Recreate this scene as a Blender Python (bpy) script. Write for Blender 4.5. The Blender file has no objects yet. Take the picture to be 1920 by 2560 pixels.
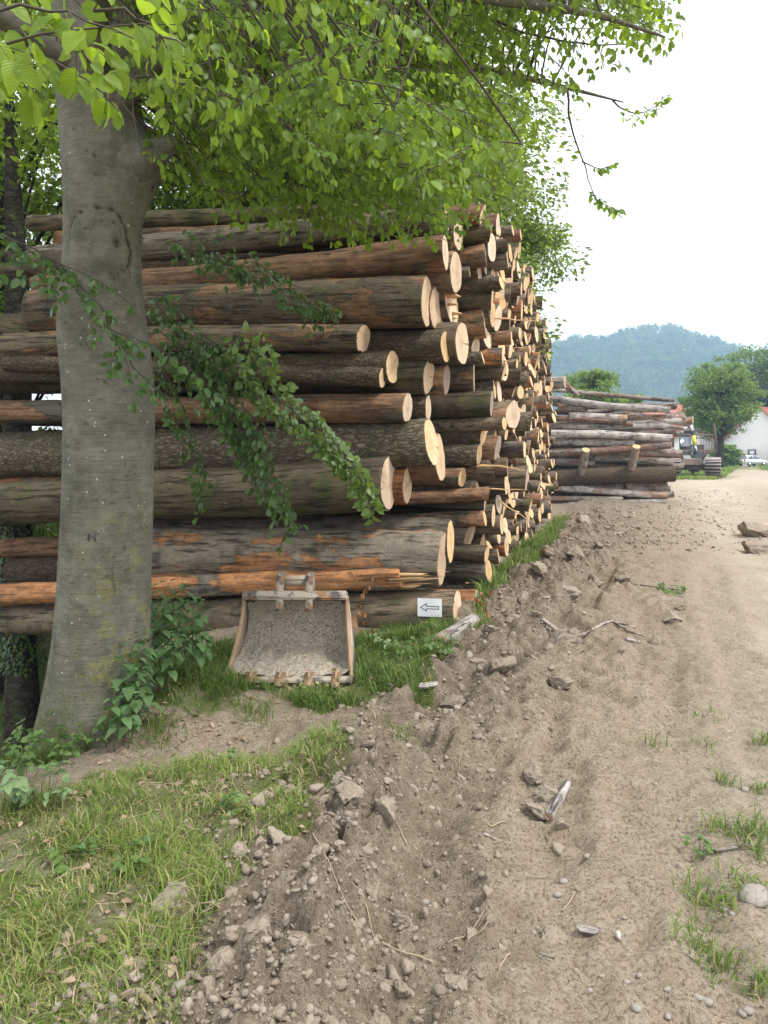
import bpy, math, random
import numpy as np
from mathutils import Vector, Matrix

scene = bpy.context.scene
COL = scene.collection
random.seed(7)
rng = np.random.default_rng(7)
R = math.radians

# ------------------------------------------------------------------ camera, sky, sun, exposure
CAM_H = 2.1
FPX, HORIZON = 1849.0, 1128.0
cam_data = bpy.data.cameras.new("camera")
cam = bpy.data.objects.new("camera", cam_data)
COL.objects.link(cam)
cam.location = (0, 0, CAM_H)
cam.rotation_euler = (R(90), 0, 0)
cam_data.sensor_fit = 'VERTICAL'
cam_data.sensor_height = 36
cam_data.sensor_width = 27
cam_data.lens = 26
cam_data.shift_y = -152 / 2560
cam_data.clip_start = 0.05
cam_data.clip_end = 6000
scene.camera = cam

SUN_EL, SUN_AZ = 58.0, 118.0          # azimuth clockwise from +Y (the view direction)
world = bpy.data.worlds.new("World")
scene.world = world
world.use_nodes = True
wn = world.node_tree
wn.nodes.clear()
w_sky = wn.nodes.new('ShaderNodeTexSky')
w_sky.sky_type = 'NISHITA'
w_sky.sun_disc = False
w_sky.sun_elevation = R(SUN_EL)
w_sky.sun_rotation = R(SUN_AZ)
w_sky.air_density = 1.0
w_sky.dust_density = 4.0
w_mix = wn.nodes.new('ShaderNodeMix')
w_mix.data_type = 'RGBA'
w_mix.inputs[0].default_value = 0.9
w_mix.inputs[7].default_value = (10.4, 10.6, 10.9, 1)     # high white overcast
w_bg = wn.nodes.new('ShaderNodeBackground')
w_bg.inputs[1].default_value = 0.074
w_out = wn.nodes.new('ShaderNodeOutputWorld')
wn.links.new(w_sky.outputs[0], w_mix.inputs[6])
wn.links.new(w_mix.outputs[2], w_bg.inputs[0])
wn.links.new(w_bg.outputs[0], w_out.inputs[0])

sun_data = bpy.data.lights.new("sun", 'SUN')
sun_data.energy = 1.5
sun_data.angle = R(10)
sun_data.color = (1.0, 0.96, 0.9)
sun = bpy.data.objects.new("sun", sun_data)
COL.objects.link(sun)
sd = Vector((math.sin(R(SUN_AZ)) * math.cos(R(SUN_EL)), math.cos(R(SUN_AZ)) * math.cos(R(SUN_EL)), math.sin(R(SUN_EL))))
sun.rotation_euler = sd.to_track_quat('Z', 'Y').to_euler()
sun.location = sd * 60

scene.view_settings.view_transform = 'Standard'
scene.view_settings.look = 'None'
scene.view_settings.gamma = 1
scene.view_settings.use_curve_mapping = False
scene.view_settings.exposure = 1.52
scene.cycles.max_bounces = 6
scene.cycles.diffuse_bounces = 4
scene.cycles.transmission_bounces = 6
scene.cycles.volume_bounces = 0
scene.cycles.transparent_max_bounces = 6
scene.cycles.use_denoising = True
scene.cycles.sample_clamp_indirect = 6
scene.cycles.caustics_reflective = False
scene.cycles.caustics_refractive = False


# ------------------------------------------------------------------ helpers
def W(px, py, Y):
    """A point at distance Y in front of the camera, read off the photograph."""
    return np.array([(px - 960) / FPX * Y, Y, CAM_H - (py - HORIZON) / FPX * Y])


_g = np.random.default_rng(3)
PERM = np.concatenate([_g.permutation(256)] * 3).astype(np.int64)
GR2 = np.stack([np.cos(np.arange(256) * 2.39996), np.sin(np.arange(256) * 2.39996)], 1)
_v = _g.normal(size=(256, 3)); GR3 = _v / np.linalg.norm(_v, axis=1, keepdims=True)


def pn2(x, y, seed=0):
    x = np.asarray(x, float) + seed * 17.31; y = np.asarray(y, float) - seed * 9.77
    xi = np.floor(x).astype(np.int64); yi = np.floor(y).astype(np.int64)
    xf = x - xi; yf = y - yi
    u = xf * xf * xf * (xf * (xf * 6 - 15) + 10); v = yf * yf * yf * (yf * (yf * 6 - 15) + 10)
    def g(ix, iy, dx, dy):
        h = PERM[PERM[ix & 255] + (iy & 255)]
        return GR2[h, 0] * dx + GR2[h, 1] * dy
    a = g(xi, yi, xf, yf); b = g(xi + 1, yi, xf - 1, yf)
    c = g(xi, yi + 1, xf, yf - 1); d = g(xi + 1, yi + 1, xf - 1, yf - 1)
    return ((a + u * (b - a)) * (1 - v) + (c + u * (d - c)) * v) * 1.4


def pn3(p, seed=0):
    p = np.asarray(p, float) + seed * 13.7
    i = np.floor(p).astype(np.int64); f = p - i
    u = f * f * f * (f * (f * 6 - 15) + 10)
    out = 0
    for dx in (0, 1):
        for dy in (0, 1):
            for dz in (0, 1):
                h = PERM[PERM[PERM[(i[..., 0] + dx) & 255] + ((i[..., 1] + dy) & 255)] + ((i[..., 2] + dz) & 255)]
                g = GR3[h]
                dot = g[..., 0] * (f[..., 0] - dx) + g[..., 1] * (f[..., 1] - dy) + g[..., 2] * (f[..., 2] - dz)
                w = (u[..., 0] if dx else 1 - u[..., 0]) * (u[..., 1] if dy else 1 - u[..., 1]) * (u[..., 2] if dz else 1 - u[..., 2])
                out = out + dot * w
    return out * 1.5


def fbm2(x, y, octs=4, seed=0, gain=0.5):
    s = 0; a = 1.0; f = 1.0
    for k in range(octs):
        s = s + a * pn2(x * f, y * f, seed + k); a *= gain; f *= 2.03
    return s


def sstep(a, b, x):
    t = np.clip((x - a) / (b - a), 0, 1)
    return t * t * (3 - 2 * t)


def unit(v):
    v = np.asarray(v, float)
    return v / (np.linalg.norm(v, axis=-1, keepdims=True) + 1e-12)


def mesh_np(name, V, faces, mats=(), smooth=True, attrs=None, mat_idx=None):
    """faces: list of int arrays (n,3) or (n,4)"""
    V = np.asarray(V, np.float32)
    if isinstance(faces, np.ndarray): faces = [faces]
    faces = [np.asarray(f, np.int32) for f in faces if len(f)]
    me = bpy.data.meshes.new(name)
    me.vertices.add(len(V)); me.vertices.foreach_set('co', V.ravel())
    nl = sum(f.size for f in faces); npoly = sum(len(f) for f in faces)
    me.loops.add(nl); me.polygons.add(npoly)
    me.loops.foreach_set('vertex_index', np.concatenate([f.ravel() for f in faces]))
    tot = np.concatenate([np.full(len(f), f.shape[1], np.int32) for f in faces])
    st = np.concatenate([[0], np.cumsum(tot)[:-1]]).astype(np.int32)
    me.polygons.foreach_set('loop_start', st)
    me.polygons.foreach_set('loop_total', tot)
    if smooth: me.polygons.foreach_set('use_smooth', np.ones(npoly, bool))
    for m in mats: me.materials.append(m)
    if mat_idx is not None: me.polygons.foreach_set('material_index', np.asarray(mat_idx, np.int32))
    me.update(calc_edges=True)
    for k, a in (attrs or {}).items():
        at = me.attributes.new(k, 'FLOAT', 'POINT'); at.data.foreach_set('value', np.asarray(a, np.float32))
    me.validate()
    return me


def add(name, me, parent=None, label=None, cat=None, group=None, kind=None, loc=None):
    o = bpy.data.objects.new(name, me)
    COL.objects.link(o)
    if parent is not None: o.parent = parent
    if loc is not None: o.location = loc
    if label: o['label'] = label
    if cat: o['category'] = cat
    if group: o['group'] = group
    if kind: o['kind'] = kind
    return o


def empty(name, loc, label, cat, group=None):
    return add(name, None, None, label, cat, group, None, loc)


class Geo:
    """collects pieces of ONE mesh"""
    def __init__(s): s.V = []; s.Q = []; s.T = []; s.n = 0; s.A = []
    def put(s, V, Q=None, T=None, a=0.0):
        V = np.asarray(V, float)
        s.V.append(V)
        if Q is not None and len(Q): s.Q.append(np.asarray(Q) + s.n)
        if T is not None and len(T): s.T.append(np.asarray(T) + s.n)
        s.A.append(np.full(len(V), a) if np.isscalar(a) else np.asarray(a))
        s.n += len(V)
    def box(s, c, size, rot=None, bevel=0.0):
        x, y, z = np.asarray(size, float) / 2
        b = bevel
        if b <= 0:
            V = np.array([[i * x, j * y, k * z] for i in (-1, 1) for j in (-1, 1) for k in (-1, 1)])
            Q = [[0, 1, 3, 2], [4, 6, 7, 5], [0, 4, 5, 1], [2, 3, 7, 6], [0, 2, 6, 4], [1, 5, 7, 3]]
            T = None
        else:
            V = []; idx = {}
            for i in (-1, 1):
                for j in (-1, 1):
                    for k in (-1, 1):
                        for ax in range(3):
                            q = [i * (x - b), j * (y - b), k * (z - b)]
                            q[ax] = (i * x, j * y, k * z)[ax]
                            idx[(i, j, k, ax)] = len(V); V.append(q)
            Q = []; T = []
            for sgn in (-1, 1):
                Q.append([idx[(sgn, a, c_, 0)] for a, c_ in ((-1, -1), (1, -1), (1, 1), (-1, 1))][::sgn])
                Q.append([idx[(a, sgn, c_, 1)] for a, c_ in ((-1, -1), (-1, 1), (1, 1), (1, -1))][::sgn])
                Q.append([idx[(a, c_, sgn, 2)] for a, c_ in ((-1, -1), (1, -1), (1, 1), (-1, 1))][::sgn])
            for a in (-1, 1):
                for c_ in (-1, 1):
                    Q.append([idx[(-1, a, c_, 1)], idx[(1, a, c_, 1)], idx[(1, a, c_, 2)], idx[(-1, a, c_, 2)]])
                    Q.append([idx[(a, -1, c_, 0)], idx[(a, 1, c_, 0)], idx[(a, 1, c_, 2)], idx[(a, -1, c_, 2)]])
                    Q.append([idx[(a, c_, -1, 0)], idx[(a, c_, 1, 0)], idx[(a, c_, 1, 1)], idx[(a, c_, -1, 1)]])
            for i in (-1, 1):
                for j in (-1, 1):
                    for k in (-1, 1): T.append([idx[(i, j, k, 0)], idx[(i, j, k, 1)], idx[(i, j, k, 2)]])
            V = np.array(V)
        if rot is not None: V = V @ np.asarray(rot).T
        s.put(V + np.asarray(c), Q, T)
    def tube(s, P, r, sides=8, cap=True, a=0.0):
        P = np.asarray(P, float); n = len(P)
        r = np.broadcast_to(np.asarray(r, float), (n,))
        t = np.gradient(P, axis=0); t = unit(t)
        ref = np.array([0, 0, 1.0]) if abs(t[0][2]) < 0.9 else np.array([1.0, 0, 0])
        u = unit(np.cross(t, ref)); v = np.cross(t, u)
        an = np.arange(sides) * 2 * math.pi / sides
        V = P[:, None, :] + r[:, None, None] * (np.cos(an)[None, :, None] * u[:, None, :] + np.sin(an)[None, :, None] * v[:, None, :])
        V = V.reshape(-1, 3)
        i = np.arange(n - 1)[:, None] * sides; j = np.arange(sides)[None, :]; j2 = (j + 1) % sides
        Q = np.stack([i + j, i + sides + j, i + sides + j2, i + j2], -1).reshape(-1, 4)
        T = []
        if cap:
            V = np.vstack([V, P[0], P[-1]])
            m = n * sides
            for k in range(sides):
                T.append([m, k, (k + 1) % sides]); T.append([m + 1, (n - 1) * sides + (k + 1) % sides, (n - 1) * sides + k])
        s.put(V, Q, T, a)
    def mesh(s, name, mats, smooth=True, attr=None):
        V = np.vstack(s.V)
        f = []
        if s.Q: f.append(np.vstack(s.Q))
        if s.T: f.append(np.vstack(s.T))
        if not isinstance(mats, (list, tuple)): mats = [mats]
        return mesh_np(name, V, f, mats, smooth, {attr: np.concatenate(s.A)} if attr else None)


def rotz(a):
    c, s_ = math.cos(a), math.sin(a)
    return np.array([[c, -s_, 0], [s_, c, 0], [0, 0, 1.0]])
def rotx(a):
    c, s_ = math.cos(a), math.sin(a)
    return np.array([[1.0, 0, 0], [0, c, -s_], [0, s_, c]])
def roty(a):
    c, s_ = math.cos(a), math.sin(a)
    return np.array([[c, 0, s_], [0, 1.0, 0], [-s_, 0, c]])


# ------------------------------------------------------------------ materials
class NT:
    def __init__(s, name):
        s.m = bpy.data.materials.new(name); s.m.use_nodes = True
        s.t = s.m.node_tree; s.t.nodes.clear()
    def n(s, typ, ins=None, **props):
        nd = s.t.nodes.new('ShaderNode' + typ)
        for k, v in props.items(): setattr(nd, k, v)
        for k, v in (ins or {}).items():
            if isinstance(v, bpy.types.NodeSocket): s.t.links.new(v, nd.inputs[k])
            elif isinstance(v, tuple) and len(v) == 3 and nd.inputs[k].type == 'RGBA': nd.inputs[k].default_value = (*v, 1)
            else: nd.inputs[k].default_value = v
        return nd
    def noise(s, vec, scale, detail=4, rough=0.55, dist=0.0):
        return s.n('TexNoise', {'Vector': vec, 'Scale': scale, 'Detail': detail, 'Roughness': rough, 'Distortion': dist}).outputs[0]
    def ramp(s, fac, stops, interp='LINEAR'):
        nd = s.n('ValToRGB', {0: fac}); cr = nd.color_ramp; cr.interpolation = interp
        while len(cr.elements) < len(stops): cr.elements.new(0.5)
        for e, (p, c) in zip(cr.elements, stops):
            e.position = p; e.color = (c, c, c, 1) if not isinstance(c, tuple) else (*c, 1)
        return nd.outputs[0]
    def mix(s, fac, a, b, blend='MIX'):
        return s.n('Mix', {0: fac, 6: a, 7: b}, data_type='RGBA', blend_type=blend).outputs[2]
    def math(s, op, a, b=0.0, c=None):
        ins = {0: a, 1: b}
        if c is not None: ins[2] = c
        return s.n('Math', ins, operation=op).outputs[0]
    def mapping(s, vec, scale=(1, 1, 1), loc=(0, 0, 0)):
        return s.n('Mapping', {0: vec, 1: loc, 3: scale}).outputs[0]
    def obj(s): return s.n('TexCoord').outputs['Object']
    def wpos(s): return s.n('NewGeometry').outputs['Position']
    def attr(s, name): return s.n('Attribute', attribute_name=name).outputs['Fac']
    def orand(s): return s.n('ObjectInfo').outputs['Random']
    def jitter(s, vec):
        """shift the coordinates by an amount of the object's own"""
        r = s.orand()
        v = s.n('CombineXYZ', {0: s.math('MULTIPLY', r, 91.7), 1: s.math('MULTIPLY', r, 57.3), 2: s.math('MULTIPLY', r, 33.1)}).outputs[0]
        return s.n('VectorMath', {0: vec, 1: v}, operation='ADD').outputs[0]
    def bump(s, h, strength=0.5, dist=0.02, normal=None):
        ins = {'Height': h, 'Strength': strength, 'Distance': dist}
        if normal is not None: ins['Normal'] = normal
        return s.n('Bump', ins).outputs[0]
    def out(s, color, rough=0.8, normal=None, spec=0.3, metal=0.0, **kw):
        ins = {'Base Color': color, 'Roughness': rough, 'Specular IOR Level': spec, 'Metallic': metal}
        if normal is not None: ins['Normal'] = normal
        ins.update(kw)
        b = s.n('BsdfPrincipled', ins)
        o = s.n('OutputMaterial', {0: b.outputs[0]})
        return s.m


def mat_simple(name, c, rough=0.7, metal=0.0, spec=0.3, var=0.15, scale=6.0, bump=0.0):
    m = NT(name); p = m.jitter(m.obj())
    f = m.noise(p, scale, 5)
    col = m.mix(f, tuple(x * (1 - var) for x in c), tuple(min(1, x * (1 + var)) for x in c))
    nrm = m.bump(m.noise(p, scale * 4, 4), bump, 0.01) if bump else None
    return m.out(col, rough, nrm, spec, metal)


def mat_bark(name, grey_a, grey_b, strip_a, strip_b, thresh, moss=0.0, rough_scale=9.0, furrow=0.25, dark=(0.03, 0.027, 0.022)):
    """bark that has come off in patches; the log's own random number moves pattern and amount"""
    m = NT(name); o = m.obj(); p = m.jitter(o)
    ps = m.mapping(p, (0.45, 1.3, 1.3))
    big = m.noise(ps, 1.9, 7, 0.6, 0.4)
    r = m.orand()
    th = m.math('ADD', big, m.math('MULTIPLY', m.math('SUBTRACT', m.math('FRACT', m.math('MULTIPLY', r, 7.13)), 0.5), 0.2))
    strip = m.ramp(th, [(thresh - 0.012, 0.0), (thresh + 0.012, 1.0)])
    pf = m.mapping(p, (0.35, 2.5, 2.5))
    fine = m.noise(pf, rough_scale, 6, 0.65)
    spots = m.noise(p, 26, 4, 0.6)
    bark = m.mix(m.noise(p, 5, 5, 0.6), grey_a, grey_b)
    bark = m.mix(m.ramp(m.noise(p, 3.1, 5, 0.65), [(0.5, 0.0), (0.68, 0.8)]), bark, dark)
    bark = m.mix(m.ramp(spots, [(0.62, 0.0), (0.7, 0.35)]), bark, (0.33, 0.32, 0.29))
    if moss: bark = m.mix(m.ramp(m.noise(p, 2.3, 5, 0.6), [(0.52, 0.0), (0.66, moss)]), bark, (0.065, 0.085, 0.025))
    crack = m.ramp(m.noise(m.mapping(p, (0.25, 3.2, 3.2)), 7, 5, 0.7), [(0.36, 0.85), (0.46, 0.0)])
    bark = m.mix(crack, bark, tuple(x * 0.7 for x in dark))
    wood = m.mix(fine, strip_a, strip_b)
    wood = m.mix(m.ramp(m.noise(m.mapping(p, (0.3, 4, 4)), 9, 5, 0.7), [(0.52, 0.0), (0.66, 0.8)]), wood, tuple(min(1, x * 1.45) for x in strip_a))
    wood = m.mix(m.math('MULTIPLY', crack, 0.6), wood, (0.07, 0.035, 0.02))
    wood = m.mix(m.ramp(m.noise(p, 7, 6, 0.7), [(0.45, 0.0), (0.75, 0.75)]), wood, (0.11, 0.055, 0.03))
    tone = m.math('ADD', 0.72, m.math('MULTIPLY', m.math('FRACT', m.math('MULTIPLY', r, 31.7)), 0.55))
    col = m.mix(strip, bark, wood)
    hsv = m.n('HueSaturation', {'Value': tone, 'Color': col}).outputs[0]
    h = m.math('ADD', m.math('MULTIPLY', m.math('SUBTRACT', 1.0, strip), 0.55), m.math('MULTIPLY', fine, furrow))
    h = m.math('ADD', h, m.math('MULTIPLY', spots, 0.3))
    h = m.math('SUBTRACT', h, m.math('MULTIPLY', crack, 0.5))
    dirt = m.ramp(m.noise(p, 4.2, 8, 0.75), [(0.42, 0.0), (0.62, 0.7)])
    hsv = m.mix(dirt, hsv, m.mix(0.5, hsv, (0.05, 0.042, 0.034)))
    return m.out(hsv, 0.85, m.bump(h, 1.0, 0.03), 0.2)


def mat_rough_bark(name, a, b, scale):
    m = NT(name); p = m.jitter(m.obj())
    vor = m.n('TexVoronoi', {'Vector': m.n('VectorMath', {0: m.mapping(p, (0.4, 1, 1)), 1: m.n('VectorMath', {0: m.n('TexNoise', {'Vector': p, 'Scale': 11.0, 'Detail': 4.0}).outputs[1], 1: (0.09, 0.09, 0.09)}, operation='MULTIPLY').outputs[0]}, operation='ADD').outputs[0], 'Scale': scale, 'Randomness': 1.0}, feature='DISTANCE_TO_EDGE').outputs[0]
    f = m.noise(m.mapping(p, (0.5, 1.6, 1.6)), 14, 6, 0.65)
    e = m.ramp(vor, [(0.0, 0.0), (0.2, 1.0)])
    col = m.mix(e, tuple(x * 0.55 for x in a), m.mix(m.ramp(f, [(0.35, 0.0), (0.65, 1.0)]), tuple(x * 0.7 for x in a), b))
    col = m.mix(m.ramp(m.noise(p, 2.6, 4), [(0.55, 0.0), (0.7, 0.6)]), col, (0.06, 0.075, 0.03))
    h = m.math('ADD', m.math('MULTIPLY', e, 0.6), m.math('MULTIPLY', f, 0.5))
    return m.out(col, 0.9, m.bump(h, 0.9, 0.02), 0.15)


def mat_cut(name, pale, deep):
    """a saw cut: rings round the pith, darker heart, fine saw marks, a few radial cracks"""
    m = NT(name); o = m.obj()
    r = m.orand()
    off = m.n('CombineXYZ', {0: 0.0, 1: m.math('MULTIPLY', m.math('SUBTRACT', r, 0.5), 0.08), 2: m.math('MULTIPLY', m.math('SUBTRACT', m.math('FRACT', m.math('MULTIPLY', r, 13.3)), 0.5), 0.08)}).outputs[0]
    q = m.n('VectorMath', {0: m.mapping(o, (0.0, 1, 1)), 1: off}, operation='ADD').outputs[0]
    d = m.n('VectorMath', {0: q}, operation='LENGTH').outputs['Value']
    pj = m.jitter(o)
    dn = m.math('ADD', d, m.math('MULTIPLY', m.noise(pj, 6, 3), 0.05))
    rings = m.n('TexNoise', {'Scale': 55.0, 'Detail': 2.0, 'W': dn}, noise_dimensions='1D').outputs[0]
    col = m.mix(m.math('MULTIPLY', rings, 0.8), pale, deep)
    heart = m.ramp(dn, [(0.03, 0.55), (0.14, 0.0)])
    col = m.mix(heart, col, tuple(x * 0.72 for x in deep))
    col = m.mix(m.ramp(m.noise(pj, 3.5, 5, 0.6), [(0.5, 0.0), (0.8, 0.55)]), col, tuple(x * y for x, y in zip(deep, (0.8, 0.7, 0.62))))
    tone = m.math('ADD', 0.78, m.math('MULTIPLY', m.math('FRACT', m.math('MULTIPLY', r, 31.7)), 0.34))
    col = m.n('HueSaturation', {'Value': tone, 'Saturation': m.math('ADD', 0.75, m.math('MULTIPLY', m.math('FRACT', m.math('MULTIPLY', r, 5.7)), 0.45)), 'Color': col}).outputs[0]
    sq = m.n('SeparateXYZ', {0: q}).outputs
    ang = m.math('ARCTAN2', sq[1], sq[2])
    ck = m.n('TexNoise', {'Scale': 1.0, 'Detail': 3.0, 'W': m.math('ADD', m.math('MULTIPLY', ang, 3.4), m.math('MULTIPLY', r, 80.0))}, noise_dimensions='1D').outputs[0]
    ckm = m.math('MULTIPLY', m.ramp(ck, [(0.685, 0.0), (0.70, 1.0)]), m.ramp(m.noise(pj, 9, 3), [(0.4, 0.0), (0.55, 0.8)]))
    col = m.mix(ckm, col, (0.11, 0.065, 0.035))
    col = m.mix(m.ramp(m.noise(pj, 15, 6, 0.7), [(0.52, 0.0), (0.75, 0.6)]), col, (0.30, 0.20, 0.12))
    saw = m.noise(m.mapping(pj, (1, 60, 4)), 1.0, 3)
    return m.out(col, 0.8, m.bump(m.math('ADD', saw, rings), 0.35, 0.004), 0.2)


M = {}
M['beech'] = mat_bark('beech_bark', (0.115, 0.08, 0.052), (0.235, 0.178, 0.122), (0.36, 0.215, 0.125), (0.23, 0.13, 0.075), 0.55, moss=0.4)
M['mottled'] = mat_bark('peeling_beech_bark', (0.13, 0.10, 0.078), (0.21, 0.178, 0.145), (0.42, 0.20, 0.085), (0.28, 0.125, 0.055), 0.47)
M['stripped'] = mat_bark('stripped_wood', (0.12, 0.10, 0.08), (0.16, 0.14, 0.11), (0.33, 0.19, 0.11), (0.20, 0.115, 0.068), 0.40, furrow=0.5)
M['grey'] = mat_bark('grey_beech_bark', (0.145, 0.112, 0.082), (0.25, 0.21, 0.165), (0.38, 0.18, 0.08), (0.25, 0.12, 0.06), 0.66, moss=0.25, furrow=0.12)
M['mossy'] = mat_bark('mossy_dark_bark', (0.08, 0.058, 0.036), (0.16, 0.122, 0.076), (0.26, 0.13, 0.06), (0.16, 0.08, 0.045), 0.64, moss=0.9)
M['spruce'] = mat_rough_bark('rough_brown_bark', (0.105, 0.073, 0.05), (0.19, 0.14, 0.10), 34)
M['oak'] = mat_rough_bark('furrowed_grey_bark', (0.14, 0.11, 0.078), (0.25, 0.205, 0.15), 21)
M['silver'] = mat_bark('weathered_grey_bark', (0.36, 0.315, 0.285), (0.58, 0.53, 0.49), (0.46, 0.32, 0.24), (0.34, 0.22, 0.16), 0.62, furrow=0.3)
M['browngrey'] = mat_bark('weathered_brown_bark', (0.27, 0.22, 0.19), (0.44, 0.375, 0.33), (0.40, 0.265, 0.19), (0.28, 0.175, 0.125), 0.56, furrow=0.3)
M['cut'] = mat_cut('fresh_cut_wood', (0.74, 0.56, 0.36), (0.55, 0.355, 0.19))
M['cut_old'] = mat_cut('weathered_cut_wood', (0.48, 0.38, 0.28), (0.33, 0.23, 0.15))
M['split'] = mat_simple('split_wood', (0.62, 0.40, 0.21), 0.8, var=0.35, scale=12, bump=0.6)


# ------------------------------------------------------------------ the ground
RID_Y = np.array([0, 2, 3, 4.45, 5.8, 7.4, 10.4, 14.3, 19.2, 30, 60.])
RID_X = np.array([-1.0, -.75, -.45, -.2, .32, .95, 2.1, 3.6, 5.4, 9.2, 20.])


def ridge_d(x, y):
    return x - np.interp(y, RID_Y, RID_X)


def base_z(x, y):
    x = np.asarray(x, float); y = np.asarray(y, float)
    edge = np.interp(y, [-5, 2, 4.5, 6, 9, 14, 25], [-6, -4.2, -3.25, -2.75, -3.3, -4.4, -5.0])
    wy = sstep(3.5, 5.6, y) * (1 - sstep(16, 24, y))
    z = -0.5 * sstep(-0.9, -4.2, x) * sstep(4.6, 6.0, y) * (1 - sstep(13, 20, y))
    z = z - 2.3 * sstep(0, 1.5, edge - x) * (0.35 + 0.65 * wy)
    z = z + 0.16 * np.exp(-((x + 1.55) / 1.1) ** 2 - ((y - 3.7) / 0.9) ** 2)
    z = z - 0.10 * np.exp(-((x + 1.25) / 0.8) ** 2 - ((y - 5.35) / 0.5) ** 2)
    z = z + 0.34 * np.exp(-((x + 1.8) / .62) ** 2 - ((y - 6.1) / .6) ** 2)
    z = z + 0.05 * fbm2(x * 0.35, y * 0.35, 3, 4)
    return z


def lawn_mask(x, y):
    le = y * np.interp(y, [50, 60, 80, 100, 130], [.44, .462, .474, .482, .49])
    ri = y * np.interp(y, [74, 82, 95, 130], [.535, .512, .506, .50])
    return np.maximum(sstep(52, 58, y) * (x < le), sstep(76, 80, y) * (x > ri)) * 1.0


def ground_z(x, y):
    x = np.asarray(x, float); y = np.asarray(y, float)
    z = base_z(x, y)
    d = ridge_d(x, y)
    near = 1 - sstep(26, 45, y)
    w = 0.46 + 0.05 * y
    brk = 0.55 + 0.75 * np.clip(fbm2(x * 0.9, y * 0.55, 3, 11) + 0.35, 0, 1)
    m1 = np.exp(-(d / w) ** 2) * brk                    # the bank of turned-up mud
    m2 = sstep(-0.45, 0.25, d) * (1 - sstep(1.5 + 0.05 * y, 2.6 + 0.16 * y, d)) * near     # the churned track
    # ruts with tyre lugs pressed in: the lumps are squeezed flat there
    rut = 0; press = np.zeros(np.shape(d * 1.0))
    for (xo, wd, dep, sp, y0, y1, ph) in ((0.75, 0.26, 0.07, 0.20, 7.2, 12.5, 0.4), (0.55, 0.30, 0.06, 0.19, 2.2, 4.7, 0.9), (1.75, 0.24, 0.035, 0.17, 2.2, 9.5, 0.2), (1.15, 0.22, 0.045, 0.22, 2.2, 6.0, 0.1), (-.02, .25, .05, .2, 4.6, 6.4, .3), (2.6, .24, .03, .18, 4.5, 13, .7)):
        a = np.exp(-((d - xo + .05 * np.sin(y * .8)) / wd) ** 6) * sstep(y0, y0 + .5, y) * (1 - sstep(y1, y1 + .8, y)) * sstep(-.45, .05, fbm2(x * 1.1, y * .7, 2, 47))
        lug = np.tanh(2.5 * np.sin(2 * math.pi * (y + 0.45 * (d - xo) + 0.02 * pn2(x * 3, y * 3, 40)) / sp + ph))
        rut = rut + a * (-dep + 0.022 * lug); press = np.maximum(press, a)
    m1 = m1 * (1 - .85 * press); m2 = m2 * (1 - .85 * press)
    z = z + rut
    warp = 0.10 * pn2(x * 2.3, y * 2.3, 21)
    X2 = x + warp; Y2 = y + 0.10 * pn2(x * 2.3, y * 2.3, 22)
    bil = lambda s, k: 1 - 2 * np.abs(pn2(X2 * s, Y2 * s, k))
    lump = 0.075 * bil(2.7, 31) + 0.055 * bil(6.1, 32) + 0.034 * bil(13.5, 33) + 0.014 * bil(29, 34)
    z = z + near * m1 * (0.08 + lump * 1.7 - .05 * sstep(.1, .5, pn2(x * 2.1, y * 1.6, 45)))
    amp = 0.55 + 1.0 * np.clip(fbm2(x * 0.8, y * 0.5, 3, 5) + 0.2, 0, 1)
    z = z + m2 * (1 - m1 * 0.7) * amp * (0.50 * lump + 0.03 * pn2(x * 1.6, y * 0.9, 8))
    for xo in (2.9, 4.6):                               # the two smooth wheel tracks of the lane
        z = z - 0.05 * np.exp(-((d - xo - 0.04 * y) / 0.4) ** 4) * near * (1 - .25 * np.tanh(3 * np.sin(2 * math.pi * (y + .3 * d) / .16)))
    gr = sstep(-.2, .6, d) * near * (1 - sstep(10, 20, y))
    z = z + gr * 0.016 * (np.abs(fbm2(X2 * 7.5, Y2 * 7.5, 3, 64)) ** .8 - .3) + gr * .035 * np.clip(fbm2(x * 1.3, y * .8, 4, 65), -.4, .6)
    soft = 1 - np.clip(m1 + m2, 0, 1)
    z = z + soft * 0.02 * fbm2(x * 3.5, y * 3.5, 4, 60) * near
    z = z + 0.006 * fbm2(x * 11, y * 11, 2, 61) * near
    return z


def growing(a, step, ratio, stop, sgn=1):
    o = []; v = a
    while abs(v) < stop:
        step *= ratio; v += sgn * step; o.append(v)
    return o


xs = np.arange(-3.0, 3.61, 0.031)
xs = np.array(growing(-3.0, 0.03, 1.12, 1600, -1)[::-1] + list(xs) + growing(3.6, 0.028, 1.035, 14) + growing(14, 0.45, 1.14, 1600))
ys = np.arange(2.3, 6.6, 0.025)
ys = np.array(growing(2.3, 0.05, 1.35, 60, -1)[::-1] + list(ys) + growing(6.6, 0.025, 1.0105, 34) + growing(34, 0.3, 1.13, 2600))
GX, GY = np.meshgrid(xs, ys)
GZ = ground_z(GX, GY)


def in_poly(x, y, poly):
    x = np.asarray(x); y = np.asarray(y)
    ins = np.zeros(x.shape, bool); n = len(poly)
    for i in range(n):
        x1, y1 = poly[i]; x2, y2 = poly[(i + 1) % n]
        c = ((y1 > y) != (y2 > y)) & (x < (x2 - x1) * (y - y1) / (y2 - y1 + 1e-12) + x1)
        ins ^= c
    return ins


def to_ground(poly, z=0.0):
    return [((px - 960) / FPX * Yd, Yd) for px, py in poly for Yd in [(CAM_H - z) * FPX / (py - HORIZON)]]


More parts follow.
